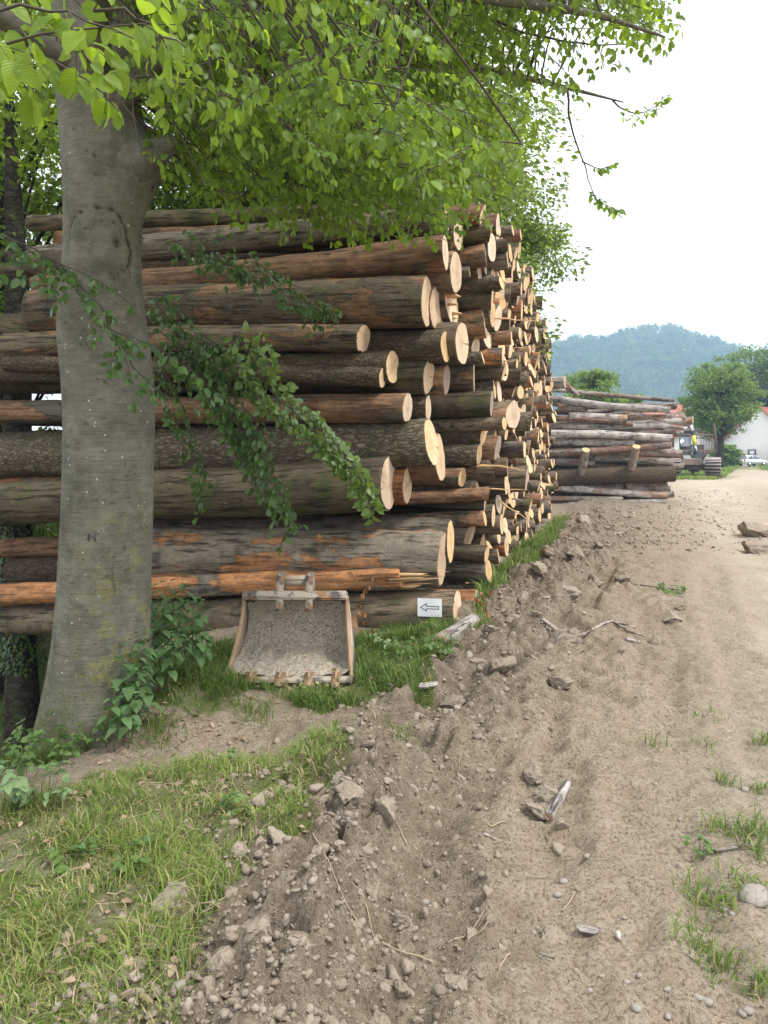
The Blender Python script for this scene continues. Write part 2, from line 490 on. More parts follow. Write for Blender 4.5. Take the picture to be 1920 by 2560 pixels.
K = 1920 / 1659
G_FRONT = [(a * K, b * K) for a, b in ((-900, 2900), (-900, 1760), (0, 1790), (110, 1735), (300, 1668), (480, 1628), (640, 1640), (740, 1690), (690, 1760), (650, 1860), (560, 1930), (520, 2010), (460, 2110), (400, 2212), (250, 2900))]
G_BACK = [(a * K, b * K) for a, b in ((230, 1490), (300, 1420), (420, 1380), (600, 1370), (760, 1372), (900, 1368), (1010, 1385), (960, 1470), (890, 1540), (700, 1550), (560, 1525), (400, 1585), (330, 1560), (260, 1570), (160, 1640), (0, 1700), (-200, 1740), (-200, 1660), (60, 1650), (150, 1560))]
G_PILE = [(a * K, b * K) for a, b in ((1010, 1385), (1035, 1280), (1100, 1225), (1180, 1150), (1225, 1130), (1200, 1190), (1110, 1262), (1060, 1330), (1030, 1400))]
PF, PB, PP = to_ground(G_FRONT), to_ground(G_BACK, -0.05), to_ground(G_PILE)
jx = GX + 0.22 * fbm2(GX * 1.7, GY * 1.7, 3, 71); jy = GY + 0.22 * fbm2(GX * 1.7, GY * 1.7, 3, 72)
g_attr = np.zeros(GX.shape)
for P_ in (PF, PB, PP): g_attr = np.maximum(g_attr, in_poly(jx, jy, P_) * 1.0)
g_attr = np.maximum(g_attr, lawn_mask(GX, GY))
g_attr = np.maximum(g_attr, (GZ < -0.75) * 1.0)
g_attr = np.maximum(g_attr, ((GX < -4.5) | ((GX < 0) & (GY > 9.5))) * 0.8)
dd = ridge_d(GX, GY)
m_attr = np.exp(-(dd / (0.6 + 0.065 * GY)) ** 2) * (1 - sstep(30, 45, GY))
r_attr = np.exp(-((dd - 3.1 - 0.05 * GY) / (0.8 + 0.035 * GY)) ** 2)
r_attr = np.maximum(r_attr, (GX > .40 * GY) * sstep(34, 52, GY))

m = NT('soil')
p = m.wpos()
f1 = m.noise(p, 1.3, 6, 0.6); f2 = m.noise(p, 9, 6, 0.65); f3 = m.noise(p, 48, 5, 0.68); f4 = m.noise(p, 190, 2, 0.5)
soil = m.mix(f1, (0.285, 0.22, 0.152), (0.375, 0.305, 0.222))
soil = m.mix(m.ramp(m.noise(p, 0.45, 7, 0.68), [(0.46, 0.0), (0.62, 0.6)]), soil, (0.20, 0.15, 0.105))
soil = m.mix(m.ramp(f2, [(0.35, 0.0), (0.75, 1.0)]), soil, (0.395, 0.335, 0.262))
soil = m.mix(m.ramp(f3, [(0.34, 0.9), (0.53, 0.0)]), soil, (0.13, 0.092, 0.06))
soil = m.mix(m.ramp(f4, [(0.60, 0.0), (0.72, 0.5)]), soil, (0.52, 0.44, 0.34))
soil = m.mix(m.math('MULTIPLY', m.attr('mud'), m.ramp(f2, [(0.3, 0.85), (0.65, 0.3)])), soil, (0.135, 0.105, 0.077))
soil = m.mix(m.math('MULTIPLY', m.attr('road'), m.ramp(m.noise(p, 0.9, 7, 0.7), [(0.35, 0.1), (0.65, 0.8)])), soil, (0.49, 0.425, 0.345))
peb = m.n('TexVoronoi', {'Vector': p, 'Scale': 62.0}).outputs
pm = m.math('MULTIPLY', m.ramp(peb[0], [(0.16, 1.0), (0.26, 0.0)]), m.ramp(m.n('SeparateColor', {0: peb[1]}).outputs[0], [(0.80, 0.0), (0.83, 1.0)]))
soil = m.mix(m.math('MULTIPLY', pm, 0.7), soil, (0.50, 0.45, 0.39))
grassy = m.mix(f2, (0.07, 0.10, 0.024), (0.14, 0.17, 0.048))
grassy = m.mix(m.ramp(f3, [(0.5, 0.0), (0.7, 0.6)]), grassy, (0.20, 0.17, 0.09))
gm = m.math('MULTIPLY', m.attr('grass'), m.ramp(m.noise(p, 4.5, 5, 0.65), [(0.36, 0.25), (0.56, 0.95)]))
col = m.mix(gm, soil, grassy)
h = m.math('ADD', m.math('MULTIPLY', f3, 0.7), m.math('MULTIPLY', f4, 0.3))
h = m.math('ADD', h, m.math('MULTIPLY', f2, 1.2))
h = m.math('ADD', h, m.math('MULTIPLY', pm, 0.5))
M['soil'] = m.out(col, 0.95, m.bump(h, 1.0, 0.035), 0.1)

nx, ny = len(xs), len(ys)
V = np.stack([GX, GY, GZ], -1).reshape(-1, 3)
ii = (np.arange(ny - 1)[:, None] * nx + np.arange(nx - 1)[None, :]).reshape(-1)
Q = np.stack([ii, ii + 1, ii + nx + 1, ii + nx], -1)
add('ground', mesh_np('ground', V, Q, [M['soil']], True, {'grass': g_attr.ravel(), 'mud': m_attr.ravel(), 'road': r_attr.ravel()}), kind='structure')
print('ground tris', len(Q) * 2)

# ------------------------------------------------------------------ logs
PA = R(15.1)
PE = np.array([math.sin(PA), math.cos(PA)])          # along the pile, away from the camera
PN = np.array([math.cos(PA), -math.sin(PA)])         # log axis, towards the track
PO = np.array([1.0, 8.75])


def log_parts(L, r0, r1, seed, sides=22, rings=16, bend=0.0, lump=0.05, tilt=(0, 0), butt=0.0, crook=0.0, wedge=False, fine=0.0):
    """one log lying along -X from its cut end at the origin; returns bark (V,Q,ann) and cap (V,Q,T)"""
    g = np.random.default_rng(seed)
    s = np.linspace(0, 1, rings) ** 1.15 * L
    s = np.concatenate([[0, 0.012], s[1:]])
    n = len(s)
    an = np.arange(sides) * 2 * math.pi / sides
    rad = r0 + (r1 - r0) * s / L + butt * np.exp(-s / 0.5)
    A, S = np.meshgrid(an, s)
    pp = np.stack([np.cos(A) * 1.3, np.sin(A) * 1.3, S * 0.9], -1)
    rr = rad[:, None] * (1 + lump * 2.2 * pn3(pp, seed % 97) + lump * 0.8 * pn3(pp * 2.7, seed % 89))
    for _ in range(int(3 + L * .7)):                    # knots and swellings
        ka = g.uniform(0, 6.28); ks = g.uniform(0.1, L); kw_ = g.uniform(.05, .14)
        da = (A - ka + math.pi) % (2 * math.pi) - math.pi
        rr = rr + rad[:, None] * g.uniform(.04, .16) * np.exp(-(da * rad[:, None] / kw_) ** 2 - ((S - ks) / (kw_ * 1.6)) ** 2)
    if fine:
        rr = rr + fine * pn3(np.stack([np.cos(A) * 5, np.sin(A) * 5, S * 7], -1), seed % 83) + fine * .6 * pn3(np.stack([np.cos(A) * 11, np.sin(A) * 11, S * 13], -1), seed % 79)
    rr[0] *= 0.985
    ph = g.uniform(0, 6.28)
    cy = bend * np.sin(s / L * 3.0) * math.cos(ph) + crook * np.sin(s * 1.7 + ph)
    cz = bend * np.sin(s / L * 3.0) * math.sin(ph) + crook * np.cos(s * 1.3 + ph)
    cy -= cy[0]; cz -= cz[0]
    Y = cy[:, None] + rr * np.cos(A); Z = cz[:, None] + rr * np.sin(A)
    fall = np.exp(-S / 0.25)
    X = -S + (tilt[0] * (Y - cy[:, None]) + tilt[1] * (Z - cz[:, None])) * fall
    V = np.stack([X, Y, Z], -1).reshape(-1, 3)
    i = np.arange(n - 1)[:, None] * sides; j = np.arange(sides)[None, :]; j2 = (j + 1) % sides
    Q = np.stack([i + j, i + j2, i + sides + j2, i + sides + j], -1).reshape(-1, 4)
    # bark ring at the cut
    inner = V[:sides].copy(); k = 0.955
    inner[:, 1:] *= k; inner[:, 0] *= k
    V = np.vstack([V, inner]); b = n * sides
    j = np.arange(sides); j2 = (j + 1) % sides
    Q = np.vstack([Q, np.stack([j, b + j, b + j2, j2], -1)])
    # far cap
    c0 = len(V); V = np.vstack([V, [[-L, cy[-1], cz[-1]]]])
    e = (n - 1) * sides
    T = np.stack([np.full(sides, c0), e + j, e + j2], -1)
    # near cap, slightly proud and uneven
    cv = []
    for f_ in (0.965, 0.66, 0.33):
        w = V[:sides].copy(); w[:, 1:] *= f_; w[:, 0] *= f_
        w[:, 0] += 0.003 + g.normal(0, 0.0018, sides) * (f_ < 0.9)
        cv.append(w)
    CV = np.vstack(cv + [[[0.003, 0, 0]]])
    if wedge:                                           # felling cut in two planes
        CV[:, 0] -= np.clip(-CV[:, 1] * 1.1 - 0.02, 0, 1) * 0.9
    CQ = []
    for q in (0, 1): CQ.append(np.stack([q * sides + j, (q + 1) * sides + j, (q + 1) * sides + j2, q * sides + j2], -1)[:, ::-1])
    CT = np.stack([2 * sides + j, 2 * sides + j2, np.full(sides, 3 * sides)], -1)
    return (V, Q, T), (CV, np.vstack(CQ), CT)


def place_log(right, left_dir, L, r0, r1, bark, seed, label, group, name='beech_log', cut='cut', **kw):
    (V, Q, T), (CV, CQ, CT) = log_parts(L, r0, r1, seed, **kw)
    mi = np.concatenate([np.zeros(len(Q)), np.ones(len(T))])
    me = mesh_np(name, V, [Q, T], [M[bark], M['cut_old']], True, None, mi)
    o = add(name, me, None, label, 'log', group)
    ax = -unit(left_dir)
    up = np.array([0, 0, 1.0])
    if abs(ax[2]) > 0.95: up = np.array([0, 1.0, 0])
    y = unit(np.cross(up, ax)); z = np.cross(ax, y)
    g = np.random.default_rng(seed + 5); a = g.uniform(-0.5, 0.5)
    y2 = y * math.cos(a) + z * math.sin(a); z2 = -y * math.sin(a) + z * math.cos(a)
    mt = Matrix([[ax[i], y2[i], z2[i], right[i]] for i in range(3)] + [[0, 0, 0, 1]])
    o.matrix_world = mt
    c = add('cut_end', mesh_np('cut_end', CV, [CQ, CT], [M[cut]], False), o)
    return o


def p_from_px(px, t):
    # solve px = 960 + F*(x/y) with (x,y)=PO+PE t+PN p
    q = (px - 960) / FPX
    bx, by = PO + PE * t
    return (q * by - bx) / (PN[0] - q * PN[1])


FRONT = []      # cross-section circles already taken (t, z, r)


def front_log(xr, yr, dr, t, xl, yl, dl, L, bark, label, name='beech_log', cut='cut', **kw):
    """pixel readings on the 1659-wide view; t = how far back along the pile the log lies"""
    xr, yr, dr, xl, yl, dl = [v * K for v in (xr, yr, dr, xl, yl, dl)]
    pr = p_from_px(xr, t); pl = p_from_px(xl, t)
    a = PO + PE * t + PN * pr; b = PO + PE * t + PN * pl
    za = CAM_H - (yr - HORIZON) / FPX * a[1]; zb = CAM_H - (yl - HORIZON) / FPX * b[1]
    A = np.array([a[0], a[1], za]); B = np.array([b[0], b[1], zb])
    ra = dr / FPX * a[1] / 2; rb = dl / FPX * b[1] / 2
    d = unit(B - A); dist = np.linalg.norm(B - A)
    rL = ra + (rb - ra) * min(L / dist, 1.6)
    FRONT.append((t, za, ra))
    o = place_log(A, d, L, ra, max(rL, 0.05), bark, len(FRONT) * 31 + 7, label, 'logs at the front of the tall pile', name, cut, sides=44, rings=78, fine=.006, **kw)
    return o, A, d, ra


FL = [
 (988, 1320, 94, 0.0, 100, 1338, 62, 6.4, 'beech', 'thick mossy bottom log that carries the paper arrow sign', dict(lump=.03, tilt=(.1, .05))),
 (1030, 1314, 80, 0.62, 100, 1310, 60, 6.3, 'mottled', 'peeling bottom log poking out just behind the arrow log', dict(tilt=(.05, 0))),
 (868, 1246, 52, -0.12, 70, 1284, 47, 6.2, 'mottled', 'mottled orange and grey log with splintered end above the bucket', dict(lump=.07, bend=.05)),
 (955, 1208, 118, 0.12, 330, 1196, 116, 4.6, 'grey', 'thickest smooth grey log, half peeled, with a torn end', dict(lump=.06, tilt=(-.1, .1), cut='cut_old')),
 (973, 1168, 96, 0.55, 300, 1150, 80, 5.0, 'grey', 'grey forked log lying against the thickest log', dict(lump=.05)),
 (840, 1045, 122, -0.02, 60, 1085, 92, 7.2, 'mossy', 'dark mossy log whose pale end is cut to a wedge', dict(wedge=True, lump=.04, tilt=(.12, .1))),
 (880, 1048, 80, 0.35, 300, 1050, 70, 6.0, 'mottled', 'peeling log tucked behind the wedge cut log', dict(tilt=(.12, .05))),
 (932, 955, 100, 0.22, 60, 982, 100, 7.2, 'oak', 'log with furrowed grey bark and a long slanting cut', dict(name='oak_log', tilt=(.1, -.25))),
 (950, 990, 104, 0.62, 300, 990, 90, 6.0, 'beech', 'log with a tall pale oval end beside the furrowed log', dict(tilt=(.12, -.1))),
 (880, 880, 66, -0.05, 60, 890, 50, 7.0, 'stripped', 'peeled orange log with grey patches and a pale weathered end', dict(tilt=(.2, .15))),
 (925, 882, 58, 0.42, 300, 890, 55, 6.0, 'spruce', 'thin brown log wedged behind the peeled orange log', dict(name='spruce_log', tilt=(.05, 0))),
 (848, 793, 72, 0.0, 300, 800, 55, 6.4, 'spruce', 'smooth brown log with a big round pale end', dict(name='spruce_log', tilt=(.42, .05), lump=.02)),
 (826, 816, 44, -0.18, 430, 800, 40, 5.4, 'spruce', 'thin dark log with bark standing off its end', dict(name='spruce_log', tilt=(.2, 0), lump=.03)),
 (926, 813, 76, 0.34, 300, 815, 60, 6.2, 'mossy', 'mossy edged log with a cream oval end', dict(tilt=(.35, .1))),
 (965, 820, 66, 0.72, 300, 815, 60, 6.2, 'beech', 'log with a greyish sawn end behind the mossy edged log', dict(tilt=(.12, .05), cut='cut_old')),
 (785, 731, 62, -0.14, 350, 742, 56, 5.2, 'beech', 'green barked log with a sawn-off knot and pear shaped end', dict(lump=.09, tilt=(.55, .15), bend=.06)),
 (962, 748, 70, 0.3, 300, 760, 70, 6.2, 'spruce', 'dark half peeled log with a round cream end', dict(name='spruce_log', tilt=(.32, .05))),
 (998, 742, 94, 0.62, 500, 750, 80, 5.0, 'beech', 'log with a tall pointed cream end above the thin logs', dict(tilt=(.38, -.05))),
 (922, 652, 110, 0.1, 305, 668, 104, 5.6, 'beech', 'big mossy log with orange bare patches below the drooping leaves', dict(lump=.03, tilt=(.05, .02))),
 (944, 668, 100, 0.5, 300, 680, 90, 6.0, 'mottled', 'log with a leaning oval end against the big mossy log', dict(tilt=(.3, .05))),
 (975, 655, 92, 0.85, 500, 660, 80, 5.0, 'beech', 'log with a split, peg shaped pale end', dict(tilt=(.5, -.1))),
 (962, 545, 76, 0.15, 305, 604, 70, 5.8, 'stripped', 'rough brown log sloping up under the canopy', dict(lump=.07, bend=.10)),
 (985, 590, 90, 0.6, 300, 610, 80, 6.0, 'beech', 'log with a sawn end half hidden by hanging leaves', dict(tilt=(.3, 0))),
 (965, 470, 56, 0.25, 305, 538, 56, 6.0, 'grey', 'smooth grey log sloping upward near the top', dict(lump=.04)),
 (990, 505, 70, 0.75, 300, 520, 60, 6.0, 'beech', 'pale ended log high up behind the leaves', dict(tilt=(.3, .1))),
 (940, 452, 34, 0.35, 305, 474, 34, 6.0, 'mossy', 'thin mossy log topping the pile behind the trunk', dict()),
 (500, 735, 110, 0.5, 20, 742, 126, 4.4, 'mossy', 'huge blackened log left of the beech trunk', dict(lump=.12)),
 (560, 826, 40, 0.45, 0, 832, 40, 5.0, 'spruce', 'thin dark log under the huge blackened log', dict(name='spruce_log')),
 (420, 575, 30, 0.3, 0, 584, 24, 4.6, 'spruce', 'thin crooked pole sticking out left of the trunk', dict(name='spruce_log', lump=.1, bend=.08)),
 (600, 1168, 50, 0.8, 47, 1182, 42, 4.55, 'stripped', 'peeled log stub showing left of the trunk', dict()),
 (600, 1215, 60, 0.75, 75, 1232, 55, 4.4, 'spruce', 'dark brown log stub below the peeled stub', dict(name='spruce_log')),
 (560, 1258, 44, 0.6, 68, 1283, 52, 4.3, 'beech', 'mossy low log stub showing left of the trunk', dict()),
]
front_objs = []
for (xr, yr, dr, t, xl, yl, dl, L, bark, lab, kw) in FL:
    if 'tilt' in kw: kw['tilt'] = (kw['tilt'][0] * .38, kw['tilt'][1] * .6)
    front_objs.append(front_log(xr, yr, dr, t, xl, yl, dl, L, bark, lab, **kw))

# the rest of the pile: logs dropped one by one on to those below
g = np.random.default_rng(21)
circ = [c for c in FRONT]
NT_MAX = 1400
ts = np.arange(0.95, 17.2, 0.05)
ztop = lambda t: np.interp(t, [0, .6, 3, 6, 9, 12, 15, 17.2], [4.3, 4.6, 5.3, 5.75, 6.0, 6.1, 5.9, 5.3])
placed = []
T_, Z_, R_ = [list(v) for v in zip(*circ)]
fails = 0
while len(placed) < NT_MAX and fails < 60:
    u = g.random()
    r = 0.07 + 0.22 * g.beta(1.35, 3.2)
    tt = ts + g.uniform(-0.02, 0.02)
    ta = np.array(T_); za = np.array(Z_); ra = np.array(R_)
    dt = np.abs(tt[:, None] - ta[None, :]); sm = r + ra[None, :]
    rest = np.where(dt < sm, za[None, :] + np.sqrt(np.maximum(sm ** 2 - dt ** 2, 0)), -9)
    z = np.maximum(rest.max(1), r + 0.02)
    score = z + 0.10 * g.random(len(tt)) + 0.02 * tt
    score[z + r > ztop(tt) + 0.25 * g.normal()] = 99
    k = int(np.argmin(score))
    if score[k] > 90: fails += 1; continue
    T_.append(tt[k]); Z_.append(z[k]); R_.append(r); placed.append((tt[k], z[k], r))
print('pile logs', len(placed))
barks = ['beech', 'beech', 'grey', 'mottled', 'mossy', 'spruce', 'stripped', 'oak', 'beech', 'grey']
BW = {'beech': 'patchy beech', 'grey': 'smooth grey', 'mottled': 'peeling', 'mossy': 'dark mossy', 'spruce': 'scaly brown', 'stripped': 'bare brown', 'oak': 'furrowed'}
rank = np.argsort([-r / (8.7 + t) for t, z, r in placed])
single = set(rank[:262].tolist())
bulk = Geo(); bulk_cut = Geo(); bulk_mi = []
BKS = ['beech', 'grey', 'mottled', 'mossy', 'spruce', 'stripped', 'oak']
for k, (t, z, r) in enumerate(placed):
    p_ = g.normal(0.0, 0.17) + (0.2 if g.random() < 0.1 else 0)
    if z < 0.9 and 1.5 < t < 6: p_ -= 0.25
    p_ = min(max(p_, -0.6), .28 if z > 3.5 else .45)
    a = PO + PE * t + PN * p_
    A = np.array([a[0], a[1], z])
    yaw = PA + R(3.5) + g.normal(0, R(4.5))
    ld = np.array([-math.cos(yaw), math.sin(yaw), g.normal(-0.015, 0.03)])
    bk = barks[int(g.integers(len(barks)))]
    tl = (g.normal(0.0, 0.13), g.normal(0.02, 0.16))
    L = g.uniform(4.6, 6.4); old = g.random() < 0.16; bd = g.uniform(0, .10); bt = 0.02 * (g.random() < .3); r1 = r * g.uniform(.72, .95)
    if k not in single:
        (V, Q, T), (CV, CQ, CT) = log_parts(L, r, r1, 1000 + k, sides=11, rings=4, tilt=tl)
        ax = -unit(ld); y = unit(np.cross([0, 0, 1.0], ax)); zv = np.cross(ax, y); B = np.stack([ax, y, zv], 1)
        bulk.put(V @ B.T + A, np.vstack([Q, np.c_[T, T[:, 2]][:0]]), None); bulk_mi += [BKS.index(bk)] * len(Q); bulk_cut.put(CV @ B.T + A, CQ, CT); continue
    size = 'thick' if r > .19 else 'middling' if r > .14 else 'thin'
    lv = 'foot' if z < 1.3 else 'top' if z > ztop(t) - 1.2 else 'middle'
    st = 'jutting from' if p_ > .22 else 'recessed in' if p_ < -.22 else 'flush in'
    lab = '%s %s log%s %s the %s of the tall pile' % (size, BW[bk], ' with greyed end' if old else '', st, lv)
    place_log(A, ld, L, r * 0.99, r1, bk, 1000 + k, lab, '%s %s logs of the tall pile' % (size, BW[bk]),
              'spruce_log' if bk == 'spruce' else 'oak_log' if bk == 'oak' else 'beech_log',
              'cut_old' if old else 'cut', sides=22, rings=13, lump=.07, bend=bd, tilt=tl, butt=bt, fine=.004)
if bulk.n:
    bo = add('stacked_logs', mesh_np('stacked_logs', np.vstack(bulk.V), np.vstack(bulk.Q), [M[q] for q in BKS], True, None, bulk_mi), None, 'smallest logs filling the far end of the tall pile', 'logs', None, 'stuff')
    add('cut_ends', bulk_cut.mesh('cut_ends', M['cut'], False), bo, kind='stuff')
print('bulk', len(placed) - len(single))

# broken branches and slivers poking out of the pile
for k in range(16):
    t = g.uniform(.8, 12); z = g.uniform(.6, float(ztop(t)) - .2); p_ = g.uniform(.0, .25)
    a = PO + PE * t + PN * p_; L = g.uniform(.25, .6)
    d = unit(np.array([PN[0] + g.normal(0, .35), PN[1] + g.normal(0, .35), g.normal(.05, .35)])); A = np.array([a[0], a[1], z])
    u = np.linspace(-.5, 1, 9)[:, None]; wob = np.cumsum(g.normal(0, .012, (9, 3)), 0)
    ge = Geo(); ge.tube(A + d * L * u + wob, np.linspace(.020, .003, 9) * g.uniform(.6, 1.3), 6)
    pale = g.random() < .5
    add('broken_branch', ge.mesh('broken_branch', M['split' if pale else 'browngrey']), None, 'pale splintered stick poking out of the tall pile' if pale else 'thin dark branch poking out of the tall pile', 'branch', 'pale sticks in the tall pile' if pale else 'dark branches in the tall pile')

# splintered ends and shards of split wood on the front logs
def shards(o, A, d, r, n, length, seed, spread=1.0):
    g = np.random.default_rng(seed); ge = Geo()
    for k in range(n):
        a = g.uniform(0, 6.28); q = r * math.sqrt(g.uniform(0, .9)) * spread
        ln = length * g.uniform(.3, 1); w = g.uniform(.02, .06); th = g.uniform(.008, .022)
        y0, z0 = q * math.cos(a), q * math.sin(a)
        V = np.array([[-.12, y0 - w, z0 - th], [-.12, y0 + w, z0 - th], [-.12, y0 + w, z0 + th], [-.12, y0 - w, z0 + th],
                      [ln * .5, y0 - w * .7, z0 - th * .5], [ln * .8, y0 + w * .3, z0 - th * .4], [ln, y0 + w * .15, z0 + th * .2], [ln * .65, y0 - w * .5, z0 + th * .5]])
        V[4:, 1:] += g.normal(0, .015, (1, 2))
        ge = Geo(); ge.put(V, [[0, 1, 5, 4], [1, 2, 6, 5], [2, 3, 7, 6], [3, 0, 4, 7], [4, 5, 6, 7], [0, 3, 2, 1]])
        add('splinter', ge.mesh('splinter', M['split'], False), o)
shards(front_objs[2][0], None, None, front_objs[2][3], 15, .6, 5, .85)
shards(front_objs[20][0], None, None, front_objs[20][3], 9, .16, 7, .8)

# ------------------------------------------------------------------ the second, lower pile across the end
def Z5(x, y): return (1340 + x / 2.86, 780 + y / 2.86)
P2 = [(90, 605, 955, 700, 50, 0, 'silver'), (320, 592, 985, 632, 28, .5, 'browngrey'), (160, 685, 372, 692, 72, .5, 'browngrey'), (330, 660, 1002, 672, 50, .7, 'browngrey'),
      (235, 740, 650, 762, 58, 0, 'silver'), (640, 752, 1060, 752, 54, .2, 'browngrey'), (130, 768, 690, 802, 36, .1, 'browngrey'), (545, 795, 1043, 782, 42, 0, 'silver'),
      (190, 832, 972, 816, 48, .1, 'silver'), (45, 872, 972, 902, 56, -.1, 'silver'), (700, 866, 1002, 868, 50, .5, 'silver'), (50, 930, 700, 942, 68, .1, 'silver'),
      (60, 1000, 962, 950, 52, -.15, 'browngrey'), (390, 990, 985, 1000, 62, .4, 'browngrey'), (380, 1025, 980, 1078, 54, .3, 'browngrey'), (80, 1065, 420, 1085, 56, .7, 'browngrey'),
      (380, 1110, 860, 1100, 50, .8, 'browngrey'), (80, 1205, 985, 1158, 118, 0, 'spruce'), (350, 1265, 937, 1250, 66, .3, 'browngrey'), (110, 1268, 938, 1314, 50, -.1, 'silver'),
      (50, 1320, 620, 1342, 40, -.05, 'browngrey'), (230, 1378, 922, 1356, 32, -.3, 'silver'), (860, 835, 1057, 832, 32, .9, 'browngrey'), (900, 866, 1057, 862, 32, 1.1, 'silver'),
      (930, 718, 1044, 718, 30, 1.2, 'browngrey'), (1000, 772, 1122, 770, 62, 1.6, 'browngrey'), (900, 1085, 1058, 1096, 34, .8, 'browngrey'), (800, 1015, 1045, 1015, 64, 1.0, 'browngrey'),
      (700, 1255, 960, 1262, 50, .9, 'browngrey'), (600, 1310, 985, 1305, 44, .8, 'browngrey'), (100, 575, 620, 600, 26, .8, 'browngrey'), (140, 720, 560, 700, 34, .6, 'silver'),
      (40, 640, 160, 650, 60, .9, 'silver'), (30, 835, 300, 800, 36, .4, 'browngrey'), (300, 712, 760, 722, 30, .7, 'silver'), (60, 1130, 500, 1140, 46, 1.0, 'spruce')]
tints = {'silver': 'silvery', 'browngrey': 'brownish', 'spruce': 'dark'}
for k, (x0, y0, x1, y1, d, back, bk) in enumerate(P2):
    (a, b), (c, e) = Z5(x0, y0), Z5(x1, y1)
    Yb = 29.0 + back
    A = W(c, e, Yb); B = W(a, b, Yb + 0.35)
    r = d / 2.86 / FPX * Yb / 2
    if x0 < 130: B = B + unit(B - A) * 0.9                  # runs on behind the tall pile
    lab = {17: 'very thick dark log low in the far pile', 0: 'long silvery log lying on top of the far pile', 21: 'thin log on the ground before the far pile'}.get(k)
    gr = None if lab else tints[bk] + ' logs of the far pile'
    lab = lab or ('%s %s log stacked sideways in the far pile' % ('thick' if d >= 54 else 'slim', tints[bk]))
    place_log(A, B - A, np.linalg.norm(B - A), r, r * 1.05, bk, 5000 + k, lab, gr, 'weathered_log', 'cut_old', sides=16, rings=16, lump=.09, bend=.09, crook=.02)
for k in range(30):                                     # deeper rows that close the gaps
    zc = 0.2 + 3.3 * k / 30; Yb = 30.2 + (k % 3) * 0.4
    A = np.array([11.1 - .1 * (k % 4) + (Yb - 29) * .25, Yb, zc + .12 * math.sin(k * 2.1)]); B = A + np.array([-6.3, .3, .1 * math.sin(k * 1.7)])
    place_log(A, B - A, 6.2, .16 + .05 * (k % 3), .2, 'browngrey', 5200 + k, 'log in the dark back rows of the far pile', 'back row logs of the far pile', 'weathered_log', 'cut_old', sides=12, rings=8, lump=.06, bend=.06)
for k, (x, y, d) in enumerate(((357, 985, 56), (718, 962, 56))):
    a, b = Z5(x, y)
    A = W(a, b, 28.35); r = d / 2.86 / FPX * 28.4 / 2
    place_log(A, np.array([.0, .9, -1.25 - .1 * k]), 2.4, r, r, 'browngrey', 5300 + k, 'short stake leaning out of the far pile with its round cut end up', 'stakes propped in the far pile', 'wooden_stake', 'cut', sides=16, rings=6, lump=.03)
a, b = Z5(208, 500); c, e = Z5(20, 520)
A = W(a, b, 28.7); B = W(c, e, 29.2)
place_log(A, B - A, 2.4, .24, .26, 'browngrey', 5400, 'reddish crooked log end standing above the far pile', None, 'weathered_log', 'cut_old', sides=16, rings=8)
a, b = Z5(305, 600); c, e = Z5(190, 505)
A = W(a, b, 28.8); B = W(c, e, 28.9)
place_log(A, B - A, np.linalg.norm(B - A) + .1, .07, .17, 'browngrey', 5401, 'tapering branch stub hanging off the crooked log', None, 'branch_stub', 'cut_old', sides=12, rings=6)

# ------------------------------------------------------------------ the big beech: trunk
TY = 5.8
prof = np.array([(-2300, 150, 330), (-1200, 130, 335), (0, 120, 345), (200, 124, 347), (300, 134, 350), (400, 141, 356), (480, 147, 357), (579, 147, 348), (654, 145, 349), (740, 134, 353), (839, 131, 368), (943, 141, 380),
                 (1059, 146, 383), (1150, 146, 379), (1274, 143, 378), (1447, 134, 373), (1564, 124, 371), (1650, 112, 374), (1737, 98, 378), (1800, 86, 386), (1860, 68, 396), (1920, 48, 405), (2000, 25, 415)], float)
zz = np.linspace(7.6, -0.62, 240)
yy = HORIZON - (zz - CAM_H) / TY * FPX
lf = np.interp(yy, prof[:, 0], prof[:, 1]); rt = np.interp(yy, prof[:, 0], prof[:, 2])
ker = np.hanning(13); ker /= ker.sum()
lf = np.convolve(np.pad(lf, 6, 'edge'), ker, 'valid'); rt = np.convolve(np.pad(rt, 6, 'edge'), ker, 'valid')
cx = ((lf + rt) / 2 - 960) / FPX * TY + .03; rd = (rt - lf) / 2 / FPX * TY * .92
NS = 130
an = np.arange(NS) * 2 * math.pi / NS
A_, Zg = np.meshgrid(an, zz)
fl = sstep(0.7, -0.5, Zg)
th_cam = math.atan2(-TY, 2.2)                           # bearing of the camera from the trunk
wrap = lambda a: (a + math.pi) % (2 * math.pi) - math.pi
rr = rd[:, None] * (1 + 0.02 * pn3(np.stack([np.cos(A_), np.sin(A_), Zg * .7], -1), 3) + 0.008 * pn3(np.stack([np.cos(A_) * 4, np.sin(A_) * 4, Zg * 3], -1), 4))
rr *= 1 + fl * 0.10 * np.cos(A_ * 5 + 0.6)
s_ = wrap(A_ - th_cam) * rd[:, None]                    # along the bark, + to the right in view
px_ = 960 + FPX * (cx[:, None] + rr * np.cos(A_)) / (TY + rr * np.sin(A_)); py_ = HORIZON - FPX * (Zg - CAM_H) / (TY + rr * np.sin(A_))
front = np.cos(wrap(A_ - th_cam)) > 0.1
# collar of the lost limb on the right side
sr = wrap(A_ - th_cam - R(62)) * rd[:, None]
zc = CAM_H + (HORIZON - 420) / FPX * TY
col_ = np.exp(-(sr / .17) ** 2 - ((Zg - zc) / .27) ** 2)
rr = rr + 0.17 * col_ + 0.03 * col_ * pn3(np.stack([np.cos(A_) * 6, np.sin(A_) * 6, Zg * 9], -1), 8)
